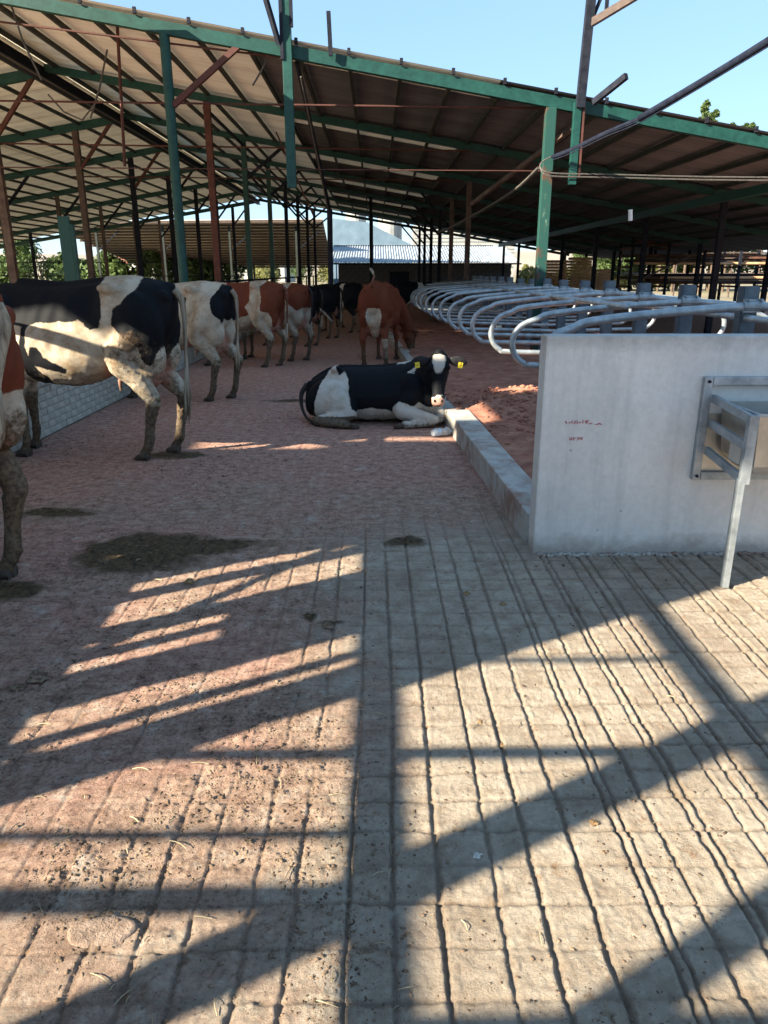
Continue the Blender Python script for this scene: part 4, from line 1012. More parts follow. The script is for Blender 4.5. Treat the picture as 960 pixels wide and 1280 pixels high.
def coat(me, patches, dirt=None, pink=None, wiggle=0.03, seed=0):
    n = len(me.vertices); co = np.empty(n * 3, np.float32); me.vertices.foreach_get('co', co); co = co.reshape(-1, 3); x, y, z = co.T.astype(float)
    wx = x + wiggle * (fbm(x * 6 + 9 + seed, z * 6, 3, 5) - 0.5) * 2; wz = z + wiggle * (fbm(x * 6, z * 6 + 7 + seed, 3, 6) - 0.5) * 2
    p = np.full(n, -1.0)
    for q_ in patches:
        if callable(q_): p = np.maximum(p, q_(x, y, z))
        else: p = np.maximum(p, poly_sd(q_, wx, wz))
    add_attr(me, 'patch', np.clip(p, -1, 1))
    dv = dirt(x, y, z) if dirt else np.zeros(n)
    nr = np.empty(n * 3, np.float32); me.vertices.foreach_get('normal', nr); nr = nr.reshape(-1, 3)
    bumpy = 0.010 * (fbm(x * 7 + y * 3, z * 6 - y * 4, 3, 501) - 0.47) + 0.030 * sstep(0.3, 0.6, dv) * np.clip(fbm(x * 30 + y * 17, z * 30 - y * 13, 3, 503) - 0.48, 0, 1)
    # ribs and the hollow before the hip, on a standing cow's flank
    bumpy = bumpy + 0.0035 * np.sin(x * 52 + z * 10) * np.exp(-((x - .12) / .22) ** 2) * sstep(.8, 1.0, z) * (np.abs(y) > .12) * (z < 1.35)
    bumpy = bumpy - 0.028 * np.exp(-(((x + .27) / .10) ** 2 + ((z - 1.27) / .09) ** 2)) * (np.abs(y) > .1)
    me.vertices.foreach_set('co', (co + nr * bumpy[:, None]).astype(np.float32).ravel()); me.update()
    add_attr(me, 'dirt', dv); add_attr(me, 'pink', pink(x, y, z) if pink else np.zeros(n))
def head_prims(mb, base, d, up, s_=1.0, jowl=True):
    """head lofted from the poll along d; up is the forehead side"""
    d = Vector(d).normalized(); up = Vector(up); up = (up - d * up.dot(d)).normalized(); sd = d.cross(up); b = Vector(base)
    st = [(-.075, .0, .045, .05), (-.045, .0, .085, .085), (0, .0, .105, .115), (.06, -.012, .112, .128), (.13, -.020, .110, .128), (.20, -.028, .095, .112), (.28, -.038, .074, .090),
          (.36, -.044, .064, .074), (.42, -.046, .070, .068), (.465, -.048, .070, .060), (.49, -.050, .055, .045), (.50, -.050, .03, .025)]
    mb.loft([(b + d * (t * s_) + up * (o * s_), sd * (w * s_), up * (h * s_)) for t, o, w, h in st], 18, 2.2)
    for sg in (-1, 1):   # brow, jaw angle, poll
        mb.ball(b + d * (.115 * s_) + sd * (.082 * sg * s_) + up * (.065 * s_), .040 * s_, 8, 6)
        mb.ball(b + d * (.10 * s_) + sd * (.060 * sg * s_) - up * (.10 * s_), .055 * s_, 8, 6)
        mb.ball(b + d * (.455 * s_) + sd * (.040 * sg * s_) - up * (.030 * s_), .034 * s_, 8, 6)
    mb.ball(b + up * (.06 * s_) - d * .03 * s_, (.06 * s_,) * 3, 8, 6)
    return b, d, up, sd
def head_parts(par, H, s_, ear_mat, tags=False, droop=0.25, white_ears=False):
    b, d, up, sd = H
    for sg in (-1, 1):
        c = b + d * (.115 * s_) + sd * (.103 * sg * s_) + up * (.045 * s_)
        MB().ball(c, .021 * s_, 10, 8).build('eye', M['eye'], par, smooth=True)
        c = b + d * (.462 * s_) + sd * (.036 * sg * s_) + up * (.004 * s_)
        nm = MB().loft([(c - d * .01 + sd * (.002 * sg), sd * .012 * s_, up * .016 * s_), (c + d * .012 * s_, sd * .010 * s_, up * .013 * s_)], 10)
        nm.build('nostril', M['nostril'], par, smooth=True)
        root = b + d * (.015 * s_) + sd * (.095 * sg * s_) + up * (.02 * s_)
        ax = (sd * sg - up * droop * 0.4 - d * (-droop * 0.45)).normalized(); fl = (d * 0.4 + up * 0.9); fl = (fl - ax * fl.dot(ax)).normalized(); wd = ax.cross(fl)
        st = []
        for t, w, h in ((0, .022, .020), (.04, .040, .022), (.09, .055, .018), (.14, .050, .013), (.18, .030, .009), (.205, .010, .005)):
            st.append((root + ax * (t * s_) - fl * (0.03 * (t / .2) ** 2 * s_), wd * (w * s_), fl * (h * s_)))
        e = MB().loft(st, 12, 2.0).build('ear', M[ear_mat], par, smooth=True)
        if tags:
            tc = root + ax * (.13 * s_) + d * 0.015 + fl * 0.020
            tm = Matrix((ax, wd, fl)).transposed()
            tg = MB().box(tc - Vector((0, 0, 0.022)), (.050, .060, .004), tm); tg.ball(tc + fl * 0.004, (.008, .008, .008), 6, 4)
            tgo = tg.build('ear_tag', M['tag'], par)
            MB().box(tc - Vector((0, 0, 0.024)) + fl * 0.003, (.020, .008, .002), tm).build('tag_print', M['tagink'], tgo)
def standing_prims(hl=(-.68, .17), hr=(-.60, -.17), fl=(.50, .17), fr=(.56, -.17), head='down', udder=1.0, fat=1.0, neck_yaw=0.0):
    mb = MB()
    T = [(-.90,1.36,1.20,.055,), (-.87,1.40,1.06,.13), (-.80,1.43,.94,.20), (-.68,1.445,.86,.245), (-.54,1.46,.84,.270), (-.42,1.465,.82,.275), (-.28,1.425,.74,.265), (-.10,1.41,.68,.285),
         (.08,1.40,.63,.305), (.24,1.40,.61,.300), (.38,1.41,.62,.270), (.50,1.42,.66,.235), (.62,1.41,.70,.205), (.72,1.37,.78,.17), (.80,1.30,.88,.12)]
    mb.loft([((x, 0, (a + b) / 2), (0, w * fat, 0), (0, 0, (a - b) / 2)) for x, a, b, w in T], 28, 2.25, 0.26)
    # belly barrel slightly slung
    mb.ball((.05, 0, .86), (.48, .30 * fat, .27), 20, 12)
    for sg in (-1, 1):
        mb.ball((-.44, .195 * sg, 1.375), (.10, .06, .045), 10, 8)           # hook bones
        mb.ball((-.845, .105 * sg, 1.315), (.055, .045, .05), 8, 6)          # pin bones
        mb.ball((-.62, .17 * sg, 1.08), (.24, .125, .28), 14, 10)            # thigh
        mb.ball((-.70, .15 * sg, .88), (.15, .10, .20), 12, 8)
        mb.ball((.50, .175 * sg, 1.08), (.15, .085, .26), 12, 8)             # shoulder
        mb.ball((.60, .14 * sg, .90), (.12, .08, .12), 10, 8)
    mb.limb([(-.88, 0, 1.39, .035), (-.5, 0, 1.44, .04), (0, 0, 1.39, .045), (.4, 0, 1.42, .04)])
    for (hx, hy) in (hl, hr):
        sg = 1 if hy > 0 else -1
        mb.limb([(-.60, .17 * sg, 1.02, .155), (-.50 + (hx + .68) * .3, .20 * sg, .84, .12), (-.66 + (hx + .68) * .6, .175 * sg, .66, .088), (hx - .105, hy, .50, .060), (hx - .085, hy, .43, .053),
                 (hx - .055, hy, .28, .040), (hx - .035, hy, .155, .045), (hx - .005, hy, .09, .038), (hx + .02, hy, .05, .044)])
        mb.ball((hx - .125, hy, .505), (.030, .026, .035), 8, 6)
    for (fx, fy) in (fl, fr):
        sg = 1 if fy > 0 else -1
        mb.limb([(.50, .16 * sg, 1.0, .12), (.47 + (fx - .5) * .4, .165 * sg, .80, .085), (.50 + (fx - .5) * .6, .155 * sg, .60, .056), (fx + .005, fy, .42, .052), (fx, fy, .36, .040), (fx, fy, .24, .032), (fx, fy, .14, .038),
                 (fx + .015, fy, .09, .033), (fx + .03, fy, .05, .043)])
    if udder:
        mb.ball((-.52, 0, .76), (.22 * udder, .165 * udder, .17 * udder), 16, 12)
        mb.ball((-.60, 0, .73), (.15, .15 * udder, .19 * udder), 14, 10)
        for tx, ty in ((-.58, .075), (-.58, -.075), (-.40, .08), (-.40, -.08)):
            mb.limb([(tx, ty, .66, .026), (tx, ty, .625 - .03 * udder, .018), (tx, ty, .585 - .03 * udder, .013)], 8)
    cy, sy = math.cos(neck_yaw), math.sin(neck_yaw)
    rot = lambda x, y: (.62 + (x - .62) * cy - y * sy, (x - .62) * sy + y * cy)
    if head == 'down':
        N_ = [(.55, 1.16, .24), (.78, 1.08, .185), (.98, .94, .145), (1.13, .78, .125)]; hd = (.55, -.83); hb = (1.16, .74); hu = (.85, .5)
    elif head == 'ground':
        N_ = [(.55, 1.16, .24), (.80, 1.02, .18), (.98, .80, .14), (1.10, .58, .12)]; hd = (.30, -.95); hb = (1.13, .52); hu = (.95, .3)
    else:
        N_ = [(.55, 1.16, .24), (.78, 1.24, .185), (.98, 1.34, .145), (1.13, 1.42, .125)]; hd = (.80, -.6); hb = (1.20, 1.46); hu = (.5, .85)
    mb.limb([(*rot(x, 0), z, r_) for x, z, r_ in N_], 16)
    if head != 'down': pass
    mb.limb([(*rot(.70, 0), .98, .10), (*rot(.92, 0), N_[2][1] - .10, .08)], 10)
    d = Vector((hd[0] * cy, hd[0] * sy, hd[1])); u = Vector((hu[0] * cy, hu[0] * sy, hu[1]))
    H = head_prims(mb, (*rot(hb[0], 0), hb[1]), d, u)
    return mb, H, (hl, hr, fl, fr)
def tail(par, mat_top, mat_sw, sway=0.0, pts=None, sw=1.0):
    P = pts or [(-.90, 0, 1.36), (-.955, 0, 1.28), (-.965, .01 + sway * .2, 1.10), (-.955, .02 + sway * .5, .90), (-.945, .02 + sway * .8, .72)]
    rr = [.034, .026, .018, .014, .013]
    a = MB().tube(smooth(P, 4), np.interp(np.linspace(0, 4, 17), range(5), rr).tolist(), 10).build('tail', M[mat_top], par, smooth=True)
    e = Vector(P[-1]); dr = (Vector(P[-1]) - Vector(P[-2])).normalized()
    mb = MB()
    q_ = random.Random(int(e.x * 1000) + 5)
    for k in range(13):      # a brush of locks
        off = Vector((q_.uniform(-1, 1), q_.uniform(-1, 1), 0)) * .013
        L = q_.uniform(.22, .34) * sw
        mb.tube([e + off * .5 - dr * .05, e + off * 1.6 + dr * L * .4, e + off * 1.9 + dr * L * .75, e + off * 1.2 + dr * L], [.008, .011, .008, .002], 6)
    mb.build('tail_switch', M[mat_sw], a, smooth=True)
def hooves(par, feet):
    for i, (x, y) in enumerate(feet):
        x = x + (.02 if i < 2 else .03)
        for sg in (-1, 1):
            mb = MB().loft([((x - .03, y + .024 * sg, .0), (0, .024, 0), (0, 0, .004)), ((x - .035, y + .024 * sg, .035), (0, .026, 0), (0, 0, .030)),
                            ((x + .01, y + .024 * sg, .032), (0, .027, 0), (0, 0, .034)), ((x + .055, y + .023 * sg, .022), (0, .023, 0), (0, 0, .024)), ((x + .078, y + .020 * sg, .012), (0, .010, 0), (0, 0, .012))], 10, 2.4)
            mb.build('hoof', M['hoof'], par, smooth=True)
def leg_dirt(x, y, z, top=.30, amt=.85, extra=None):
    d = amt * (1 - sstep(top * .6, top + .42, z)) + 0.27
    d = np.maximum(d, 0.46 * (1 - sstep(.66, .98, z)))
    if extra is not None: d = np.maximum(d, extra(x, y, z))
    return d
def udder_pink(x, y, z):
    return np.clip((1 - sstep(.20, .26, np.sqrt(((x + .53) / 1.25) ** 2 + y ** 2 + ((z - .73) / 1.0) ** 2))) * (z < .86) * (np.abs(y) < .17), 0, 1) * 0.8
def make_cow(label, loc, th, s_, voxel, patches, coat_mat, ear='ear_d', tails=('tail_d', 'tail_w'), dirt=leg_dirt, sway=0, wiggle=.03, seed=0, group=None, pink=udder_pink, sw=1.0, tail_pts=None, **kw):
    t = empty('cow', loc, th, label, 'cow', group); t.scale = (s_, s_, s_)
    mb, H, feet = standing_prims(**kw)
    me = skin(mb, voxel, 'body'); coat(me, patches, dirt, pink, wiggle, seed); link('body', me, M[coat_mat], t)
    head_parts(t, H, 1.0, ear); tail(t, *tails, sway=sway, sw=sw, pts=tail_pts); hooves(t, feet)
    return t
def place(hx, hy, th, s_, lx=-.64):
    """origin so that the hind feet stand at hx, hy"""
    return (hx - math.cos(th) * lx * s_, hy - math.sin(th) * lx * s_, 0.0)

# cow 2: the black and white one with the sun on her flank.  side view map: photo px -> local (x, z)
def L2(pts, s_=148.0, x_r=217, y_t=344): return [(-.92 + (x_r - px) / s_, 1.47 - (py - y_t) / s_) for px, py in pts]
pat2 = [L2([(178,344),(206,343),(222,352),(222,392),(208,420),(191,446),(183,440),(179,420),(166,412),(152,398),(153,383),(165,372),(176,360)]),
        L2([(-20,335),(128,342),(134,364),(141,388),(135,402),(125,404),(110,393),(98,396),(60,396),(40,402),(20,398),(-20,400)]),
        L2([(56,392),(46,402),(42,425),(48,445),(62,462),(60,470),(42,474),(30,460),(34,425),(40,400),(52,386)]),
        L2([(48,424),(58,424),(64,436),(90,450),(86,456),(70,452),(50,446),(44,436)]),
        L2([(0,430),(14,430),(20,455),(8,475),(0,470)])]
def dirt2(x, y, z):
    d = leg_dirt(x, y, z, .30, .85)
    d = np.maximum(d, .74 * np.exp(-(((x + .62) / .16) ** 2 + ((z - .98) / .13) ** 2)) * (y > 0))
    d = np.maximum(d, .55 * (1 - sstep(.60, .72, z)) * (z > .5) * (x > -.4) * (x < .4))
    return np.maximum(d, .47 * (1 - sstep(.9, 1.15, z)) * (x < -.35))
th2 = R(180 - 8)
make_cow('black and white cow with sunlight on her flank and a bar shadow across it', place(-1.86, 6.17, th2, 1.0), th2, 1.0, .015, pat2, 'coat_black', dirt=dirt2, sway=-.03, wiggle=.012,
         hl=(-.60, .15), hr=(-.74, -.16), fl=(.46, .15), fr=(.56, -.16), head='down', udder=.85, tails=('tail_w', 'tail_w'), sw=1.35)
# cow 1: at the left edge, only the hindquarters in the frame
pat1 = [[(-1.1, 1.6), (1.2, 1.6), (1.2, .80), (.3, .74), (-.35, .86), (-.62, .80), (-.8, .95), (-1.1, 1.0)]]
def dirt1(x, y, z): return np.maximum(leg_dirt(x, y, z, .62, .80), .56 * (1 - sstep(.80, 1.1, z)))
th1 = R(180 - 6)
make_cow('red and white cow cut off by the left edge with a manure-caked hind leg', (-2.52, 3.42, 0.0), th1, 1.0, .015, pat1, 'coat_red', 'ear_r', ('tail_w', 'tail_w'), dirt=dirt1, sway=.0, tail_pts=[(-.88, 0, 1.36), (-.92, .02, 1.28), (-.91, .06, 1.16), (-.89, .09, 1.04), (-.88, .10, .96)],
         hl=(-.46, .15), hr=(-.62, -.17), head='down', udder=.6, sw=.8)
# cow 3: white, dark rump
def L3(pts, s_=102.0, x_r=302, y_t=355): return [(-.92 + (x_r - px) / s_, 1.47 - (py - y_t) / s_) for px, py in pts]
pat3 = [L3([(290,350),(316,350),(314,400),(304,408),(296,420),(292,402),(284,392),(282,376),(288,364)]), L3([(240,373),(250,376),(250,386),(242,386)]), L3([(205,360),(222,362),(222,372),(216,385),(212,402),(205,400)]), L3([(150,350),(196,352),(200,420),(150,420)]), L3([(212,415),(222,418),(224,430),(215,430)])]
def dirt3(x, y, z): return np.maximum(leg_dirt(x, y, z, .32, .8), .46 * np.exp(-(((x + .45) / .35) ** 2 + ((z - 1.0) / .22) ** 2)))
th3 = R(180 - 16)
make_cow('dirty white cow with a black rump patch and two small dark spots', place(-1.93, 9.1, th3, .95), th3, .95, .018, pat3, 'coat_black', dirt=dirt3, sway=-.02,
         hl=(-.60, .15), hr=(-.76, -.16), head='down', udder=.95, tails=('tail_w', 'tail_w'), sw=1.1)
# cow 4: red patches
def L4(pts, s_=76.0, x_r=366, y_t=357): return [(-.92 + (x_r - px) / s_, 1.47 - (py - y_t) / s_) for px, py in pts]
pat4 = [L4([(285,345),(314,350),(322,366),(326,382),(318,390),(322,400),(304,405),(285,400)]), L4([(336,364),(346,354),(360,350),(376,350),(374,384),(362,400),(356,412),(350,398),(340,396),(342,378)]), L4([(356,395),(362,395),(360,420),(352,420)])]
th4 = R(180 - 14)
make_cow('red and white patched cow standing third along the block wall', place(-1.72, 12.45, th4, .93), th4, .93, .022, pat4, 'coat_red', 'ear_r', ('tail_r', 'tail_w'), hl=(-.58, .15), hr=(-.74, -.16), udder=.7, head='down')
# cow 5
pat5 = [[(-1.0, 1.5), (-.55, 1.5), (-.5, 1.2), (-.75, .95), (-1.0, 1.1)], [(-.3, 1.5), (.6, 1.5), (.5, 1.0), (-.1, .9)]]
th5 = R(180 - 24)
make_cow('dark brown and white cow just behind the red patched one', place(-1.36, 13.3, th5, .90), th5, .90, .024, pat5, 'coat_red', 'ear_d', ('tail_d', 'tail_w'), hl=(-.56, .15), hr=(-.74, -.16), udder=.9, head='down')
# red cow, seen from behind, head turned down to the right
def udder_white(x, y, z): return np.zeros_like(x)
belly = lambda x, y, z: np.where((x < -.55) & (np.abs(y + .02) < .105 + .04 * np.sin(z * 9)) & (z < 1.02), -.05, np.where((z < .70) & (x > -.45) & (x < -.1), -.03, np.where((z < .50) & (np.abs(x + .66) < .3) & (y < 0), -.02, .3)))
thr = R(90 - 12)
cw = make_cow('red-brown cow seen from behind with a white udder and lowered head', place(-.02, 12.45, thr, .93), thr, .93, .020, [belly], 'coat_red', 'ear_r', ('tail_r', 'tail_w'), dirt=lambda x, y, z: leg_dirt(x, y, z, .2, .5) * .9,
              pink=lambda x, y, z: udder_pink(x, y, z) * .25, hl=(-.66, .19), hr=(-.60, -.20), head='ground', neck_yaw=R(-42), udder=1.25, fat=1.05, sway=0.0)
for c in list(cw.children):                       # her tail is lifted and flicked up over the rump
    if c.name.startswith('tail'):
        for k in list(c.children): bpy.data.objects.remove(k)
        bpy.data.objects.remove(c)
tail(cw, 'tail_r', 'tail_w', pts=[(-.88, 0, 1.38), (-.94, -.02, 1.43), (-.93, -.04, 1.50), (-.88, -.05, 1.55), (-.84, -.02, 1.59)], sw=.45)
# dark cows at the back of the alley
spots = [(-1.9, 16.2, 166, 0, 'black cow with a white blaze on the rump, leftmost of the far dark group'), (-1.55, 18.2, 160, 1, 'black and white cow second in the far dark group'),
         (-1.0, 20.0, 150, 0, 'mostly black cow in the middle of the far dark group'), (-.75, 22.2, 60, 1, 'dark cow seen from behind deep in the alley'), (-.05, 23.5, 120, 0, 'black cow standing before the shed door at the alley end')]
protos = {}
for x, y, a, v_, lab in spots:
    if v_ not in protos:
        P = [[[(-1.1,1.6),(-.3,1.6),(-.35,.9),(-.5,.5),(-1.1,.5)], [(-.2,1.6),(1.8,1.6),(1.8,-.2),(.3,.2),(-.1,.72)]], [[(-1.1,1.6),(-.1,1.6),(-.2,1.0),(-.6,.7),(-.8,.4),(-1.1,.4)], [(.0,1.6),(1.8,1.6),(1.8,-.1),(.4,.2)]]][v_]
        protos[v_] = make_cow(lab, (x, y, 0), R(a), .84, .030, P, 'coat_black_clean', hl=(-.60, .15), hr=(-.74, -.16), udder=.6, head='down', seed=v_ * 3, group='dark cows at the far end of the alley'); c = protos[v_]
    else:
        c = copy_tree(protos[v_]); c.location = (x, y, 0); c.rotation_euler.z = R(a); c['label'] = lab
c = copy_tree(protos[1]); c.location = (1.25, 21.5, .15); c.rotation_euler.z = R(15); c['label'] = 'black and white cow lying low between the far divider loops'; c.scale = (.75,) * 3; del c['group']

# the lying cow
ly = empty('cow', (0.0, 7.78, 0.0), R(-4), 'black and white cow lying down with yellow ear tags, facing the camera', 'cow'); LS = .93; ly.scale = (LS, LS, LS)
mb = MB()
T = [(-.80,.34,.10,.10,.02), (-.76,.42,.05,.18,.02), (-.66,.50,.02,.25,.02), (-.50,.57,.01,.30,.02), (-.34,.60,.01,.33,.0), (-.12,.60,.01,.36,.0), (.10,.61,.01,.36,.0), (.28,.635,.02,.33,.0), (.42,.65,.03,.29,-.01), (.56,.63,.06,.23,-.03), (.66,.58,.12,.17,-.04), (.73,.50,.2,.10,-.05)]
mb.loft([((x, y, (a + b) / 2), (0, w, 0), (0, 0, (a - b) / 2)) for x, a, b, w, y in T], 28, 2.3, .30)
mb.ball((-.44, -.12, .585), (.07, .05, .04), 10, 8); mb.ball((-.42, .14, .57), (.07, .05, .04), 10, 8); mb.ball((-.74, -.05, .40), (.05, .05, .05), 8, 6)
mb.limb([(-.70, 0, .44, .04), (-.45, .01, .57, .045), (0, .01, .585, .04), (.4, 0, .63, .04)])
mb.ball((-.50, -.24, .26), (.25, .16, .235), 16, 12)                 # thigh
mb.limb([(-.42, -.30, .24, .17), (-.28, -.38, .17, .11), (-.34, -.42, .11, .085), (-.52, -.44, .085, .06), (-.61, -.44, .07, .052)], 14)   # stifle to hock
mb.limb([(-.62, -.44, .07, .052), (-.48, -.50, .052, .038), (-.36, -.53, .050, .040), (-.27, -.54, .045, .042)], 12)
mb.limb([(-.30, .25, .15, .15), (-.1, .34, .08, .08), (-.3, .42, .05, .05)], 12)
mb.ball((.40, -.23, .34), (.16, .11, .23), 14, 10)                   # shoulder
mb.limb([(.38, -.26, .28, .12), (.30, -.31, .17, .10), (.44, -.36, .125, .082), (.60, -.40, .095, .066), (.66, -.41, .08, .060)], 14)   # forearm to knee
mb.limb([(.66, -.41, .075, .056), (.54, -.45, .055, .042), (.42, -.47, .045, .040), (.35, -.48, .042, .044)], 12)
mb.limb([(.56, -.02, .26, .13), (.68, -.12, .14, .085), (.74, -.22, .09, .066), (.70, -.30, .06, .05)], 12)   # far front knee
mb.ball((.60, -.12, .27), (.15, .17, .20), 14, 10)                   # brisket
mb.limb([(.46, -.04, .46, .21), (.58, -.10, .52, .165), (.66, -.17, .60, .135), (.70, -.22, .68, .11)], 16)
mb.limb([(.60, -.18, .36, .10), (.66, -.24, .48, .085), (.69, -.26, .58, .07)], 12)
LH = head_prims(mb, (.70, -.25, .715), (.0, -.50, -.87), (.0, -.87, .50), 1.03)
me = skin(mb, .0125, 'body', 5)
def LL(pts): return [((px - 470 + 2) * .00845 / LS, (532 - py) * .00845 / LS) for px, py in pts]
white_l = [LL([(396,532),(396,505),(400,492),(406,478),(414,466),(419,462),(424,474),(431,470),(436,480),(438,495),(442,510),(447,514),(460,511),(480,513),(490,516),(498,540),(396,540)]),
           LL([(488,520),(491,510),(497,503),(508,505),(515,508),(522,503),(530,508),(538,510),(541,503),(547,510),(549,500),(556,503),(572,510),(572,545),(488,545)]),
           LL([(494,462),(500,454),(512,450),(534,446),(538,451),(515,456),(503,462)]), LL([(508,470),(516,464),(520,462),(516,470)])]
def lying_patch(x, y, z):
    inw = np.full(x.shape, -1.0)
    for q_ in white_l: inw = np.maximum(inw, poly_sd(q_, x + .010 * (fbm(x * 14, z * 14, 3, 5) - .5), z + .03 * (fbm(x * 10, z * 10, 3, 6) - .5)))
    b, d, up, sd = LH
    rx, ry, rz = x - b.x, y - b.y, z - b.z
    u = rx * d.x + ry * d.y + rz * d.z; w = rx * sd.x + ry * sd.y + rz * sd.z; h = rx * up.x + ry * up.y + rz * up.z
    head = (h > -.16) & (u > -.12) & (np.abs(w) < .2) & (y < -.24 + .0)
    star = np.minimum(.060 - np.hypot(w * (.8 + 2.2 * np.clip(u - .05, 0, 1)), (u - .075) * .48), (u + .005) * .8); star = np.where(h > 0, star, -.1)
    muz = (u - .425) + .050 * (vnoise(w * 55 + 3, u * 55, 3) - .62)
    hp_ = -np.maximum(star, muz)
    return np.where(head & (z > .26), np.maximum(hp_, -.5), -inw)
def lying_dirt(x, y, z):
    d = .44 * (1 - sstep(.08, .30, z)); d = np.maximum(d, .85 * (x > -.70) * (x < -.2) * (y < -.36) * (z < .12)); d = np.maximum(d, .55 * (z < .05)); return d
def lying_pink(x, y, z):
    b, d, up, sd = LH; u = (x - b.x) * d.x + (y - b.y) * d.y + (z - b.z) * d.z; w = (x - b.x) * sd.x + (y - b.y) * sd.y
    return np.where((u > .445) & (u < .56) & (z > .24) & (np.abs(w) < .12) & (y < -.3), .80, 0.0)
coat(me, [lying_patch], lying_dirt, lying_pink, 0); link('body', me, M['coat_black_clean'], ly)
head_parts(ly, LH, 1.03, 'ear_d', tags=True, droop=.25)
tail(ly, 'tail_d', 'tail_d', pts=[(-.78, -.02, .40), (-.84, -.08, .30), (-.83, -.14, .16), (-.77, -.22, .06), (-.70, -.30, .03)], sw=.7)
for x, y, a in ((-.24, -.54, 0), (.32, -.485, PI)):
    for sg in (-1, 1):
        c, s_ = math.cos(a), math.sin(a)
        mb = MB().loft([((x, y + .022 * sg, .034), (0, .026, 0), (0, 0, .030)), ((x + .05 * c, y + .022 * sg, .030), (0, .026, 0), (0, 0, .028)), ((x + .095 * c, y + .018 * sg, .018), (0, .014, 0), (0, 0, .014))], 10, 2.4)
        mb.build('hoof', M['hoof'], ly, smooth=True)

# crumpled bottle by the kerb
def glass():
    m, nt, b = mat('clear_plastic'); b.inputs['Base Color'].default_value = (.75, .82, .86, 1); b.inputs['Transmission Weight'].default_value = .65; b.inputs['Roughness'].default_value = .15; b.inputs['IOR'].default_value = 1.2; return m
bo = empty('plastic_bottle', (0.62, 6.93, 0.045), R(28), 'crumpled clear plastic bottle lying against the kerb end', 'bottle')
st = []
for i, (t, r_) in enumerate(((0,.02),(.01,.036),(.04,.040),(.07,.030),(.10,.041),(.13,.034),(.16,.038),(.19,.030),(.21,.016),(.235,.014))):
    st.append(((t - .1, .006 * math.sin(i * 2.1), .004 * math.cos(i * 3)), (0, r_ * (1 + .18 * math.sin(i * 1.7)), 0), (0, 0, r_ * (1 - .2 * math.sin(i * 1.7)))))
MB().loft(st, 14, 2).build('bottle_body', glass(), bo)
MB().tube([(.13, 0, 0), (.152, 0, 0)], .017, 12).build('cap', simple('blue_cap', (.05, .2, .5), (.06, .25, .55), 5, .4), bo)
MB().loft([((-.05, 0, 0), (0, .0405, 0), (0, 0, .036)), ((-.01, 0, 0), (0, .0405, 0), (0, 0, .036))], 14).build('wrapper', simple('blue_wrapper', (.25, .42, .60), (.45, .55, .65), 25, .4), bo)

# ---------------------------------------------------------------- added roof and frames out of view, shaped to throw the shade
KXs, KYs = 1.881 * 0.8713, 1.881 * 0.4907     # how far a shadow travels per metre of height
shed = empty('shade_shed', (-8.7, 0, 0), 0, 'added unseen shed roof throwing shade on the alley', 'shed')
ZR = 5.6
holes = [(-1.45, 3.2, 0.2, 3.95), (-1.65, -0.45, 6.42, 7.22), (-0.45, 0.88, 6.72, 6.92), (0.9, 1.45, 6.95, 7.75), (1.70, 3.3, 8.0, 9.1)]   # gaps cut to place the sun patches (x0, x1, y0, y1 of the light they let down)
hr_ = [(a - KXs * ZR, b - KXs * ZR, c - KYs * ZR, d - KYs * ZR) for a, b, c, d in holes]
gx = sorted({-12.2, -3.8, *[h[0] for h in hr_], *[h[1] for h in hr_]}); gy = sorted({-5.2, 4.9, 6.9, 8.9, 10.9, 12.85, *[h[2] for h in hr_], *[h[3] for h in hr_]})
for i in range(len(gx) - 1):
    for j in range(len(gy) - 1):
        cx, cy = (gx[i] + gx[i+1]) / 2, (gy[j] + gy[j+1]) / 2
        if any(h[0] < cx < h[1] and h[2] < cy < h[3] for h in hr_): continue
        MB().box((cx + 8.7, cy, ZR + 0.004 * ((i + j) % 2)), (gx[i+1] - gx[i] + 0.04, gy[j+1] - gy[j] + 0.04, 0.012)).build('roof_sheet', M['sheet'], shed)
MB().box((-9.2 + 8.7, 13.03, ZR + 0.002), (6.0, 0.40, 0.012)).build('roof_sheet', M['sheet'], shed)
for y in (-5.1, 12.7): MB().bar((-3.8, y, ZR - 0.12), (4.6, y, ZR - 0.12), 0.12, 0.2).build('rafter', M['teal_paint'], shed)
for x, y in ((-3.7, -5.1), (-3.7, 5), (-3.7, 12.5), (4.5, -5.1), (4.5, 7.4)): MB().box((x, y, (ZR - .02) / 2), (0.16, 0.16, ZR - .02)).build('column', M['teal_paint'], shed)
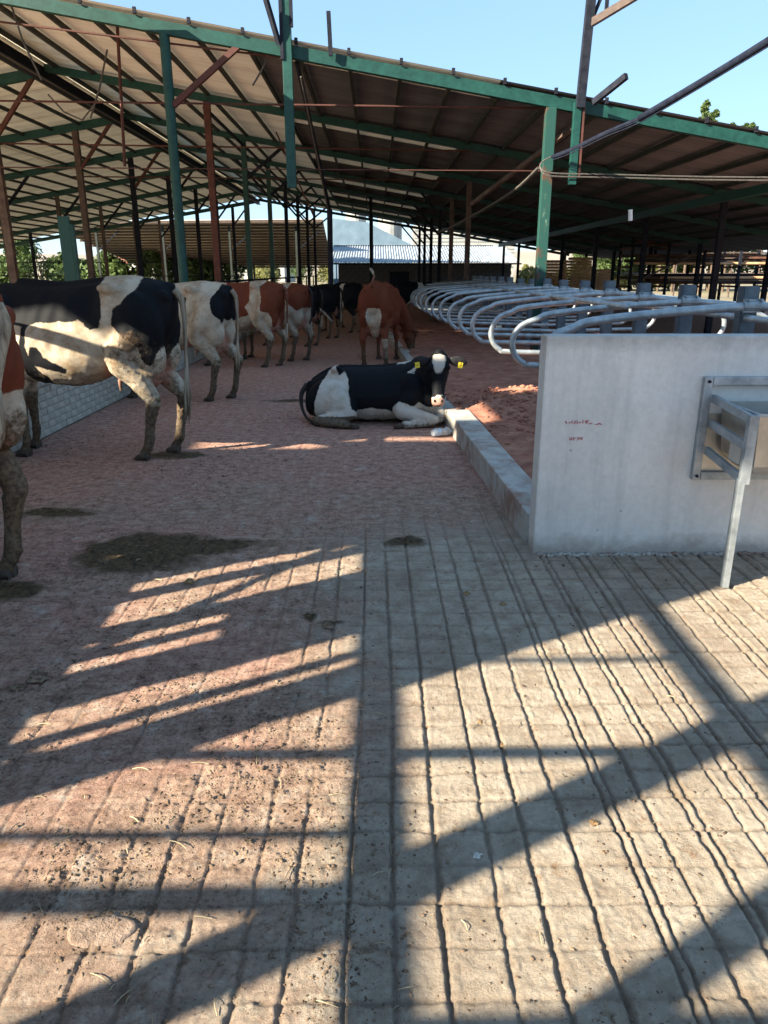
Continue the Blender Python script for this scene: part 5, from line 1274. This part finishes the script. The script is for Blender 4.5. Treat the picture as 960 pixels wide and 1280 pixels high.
# added unseen frame: rails, posts, boards placed to cast shadow bands
fr = empty('shade_frame', (-3.3, 0, 0), 0, 'added unseen frame of boards and bars casting shadow bands', 'frame')
def fy(n): return (n - 1.617) / 0.8713
MB().box((0, 1.25, 2.014), (0.05, 8.5, 0.086)).build('rail', M['teal_paint'], fr)
MB().box((0, 0.4, 2.785), (0.05, 6.8, 0.08)).build('rail', M['teal_paint'], fr)
def post(n0, n1, z0, z1, nm='post'): MB().box((0.002, (fy(n0) + fy(n1)) / 2, (z0 + z1) / 2), (0.03, fy(n1) - fy(n0), z1 - z0)).build(nm, M['teal_paint'], fr)
post(1.21, 1.37, 0.0, 4.2); post(0.70, 0.81, 0.0, 4.2); post(2.12, 2.33, 0.0, 1.975); post(2.38, 2.43, 0.0, 1.975)
post(2.09, 5.2, 2.052, 4.7, 'shade_panel')
for n0, n1 in ((2.58, 2.82), (2.90, 2.965), (3.04, 3.17), (3.40, 3.50), (3.60, 4.0)): post(n0, n1, 0.0, 1.975, 'shade_plank')
post(4.0, 5.2, 0.9 + .6, 2.06, 'shade_plank')
post(2.56, 3.12, 1.60, 1.973, 'shade_plank')
MB().box((0.004, -0.6, 0.62), (0.03, 6.0, 1.28)).build('shade_board', M['galv'], fr)
for y, z, x0, x1, w in ((0.20, 2.0, -1.3, 1.1, 0.055), (-0.16, 2.0, -1.3, 0.05, 0.032), (-0.385, 2.0, -1.3, 0.05, 0.085), (0.08, 2.785, -0.9, 0.05, 0.035), (-0.72, 2.0, 0.05, 1.3, 0.05), (-1.15, 2.785, -0.4, 1.0, 0.05)):
    MB().bar((x0, y, z + 0.001), (x1, y, z + 0.001), w, 0.02).build('shade_bar', M['teal_paint'], fr)
MB().bar((0.0, fy(2.58), 0.9), (0.0, fy(3.6), 1.9), 0.03, 0.05).build('brace', M['teal_paint'], fr)
fr2 = empty('shade_gantry', (-3.9, 0, 0), 0, 'added unseen gantry whose brace casts the bar shadow', 'gantry')  # out-of-view gantry added for the bar shadow on the cow's flank
MB().bar((0, 5.62, 1.62), (0, 4.2, 2.36), 0.05, 0.085).build('brace', M['teal_paint'], fr2)
for y in (3.9, 5.95): MB().box((0, y, 2.8), (0.06, 0.14, 5.59)).build('post', M['teal_paint'], fr2)
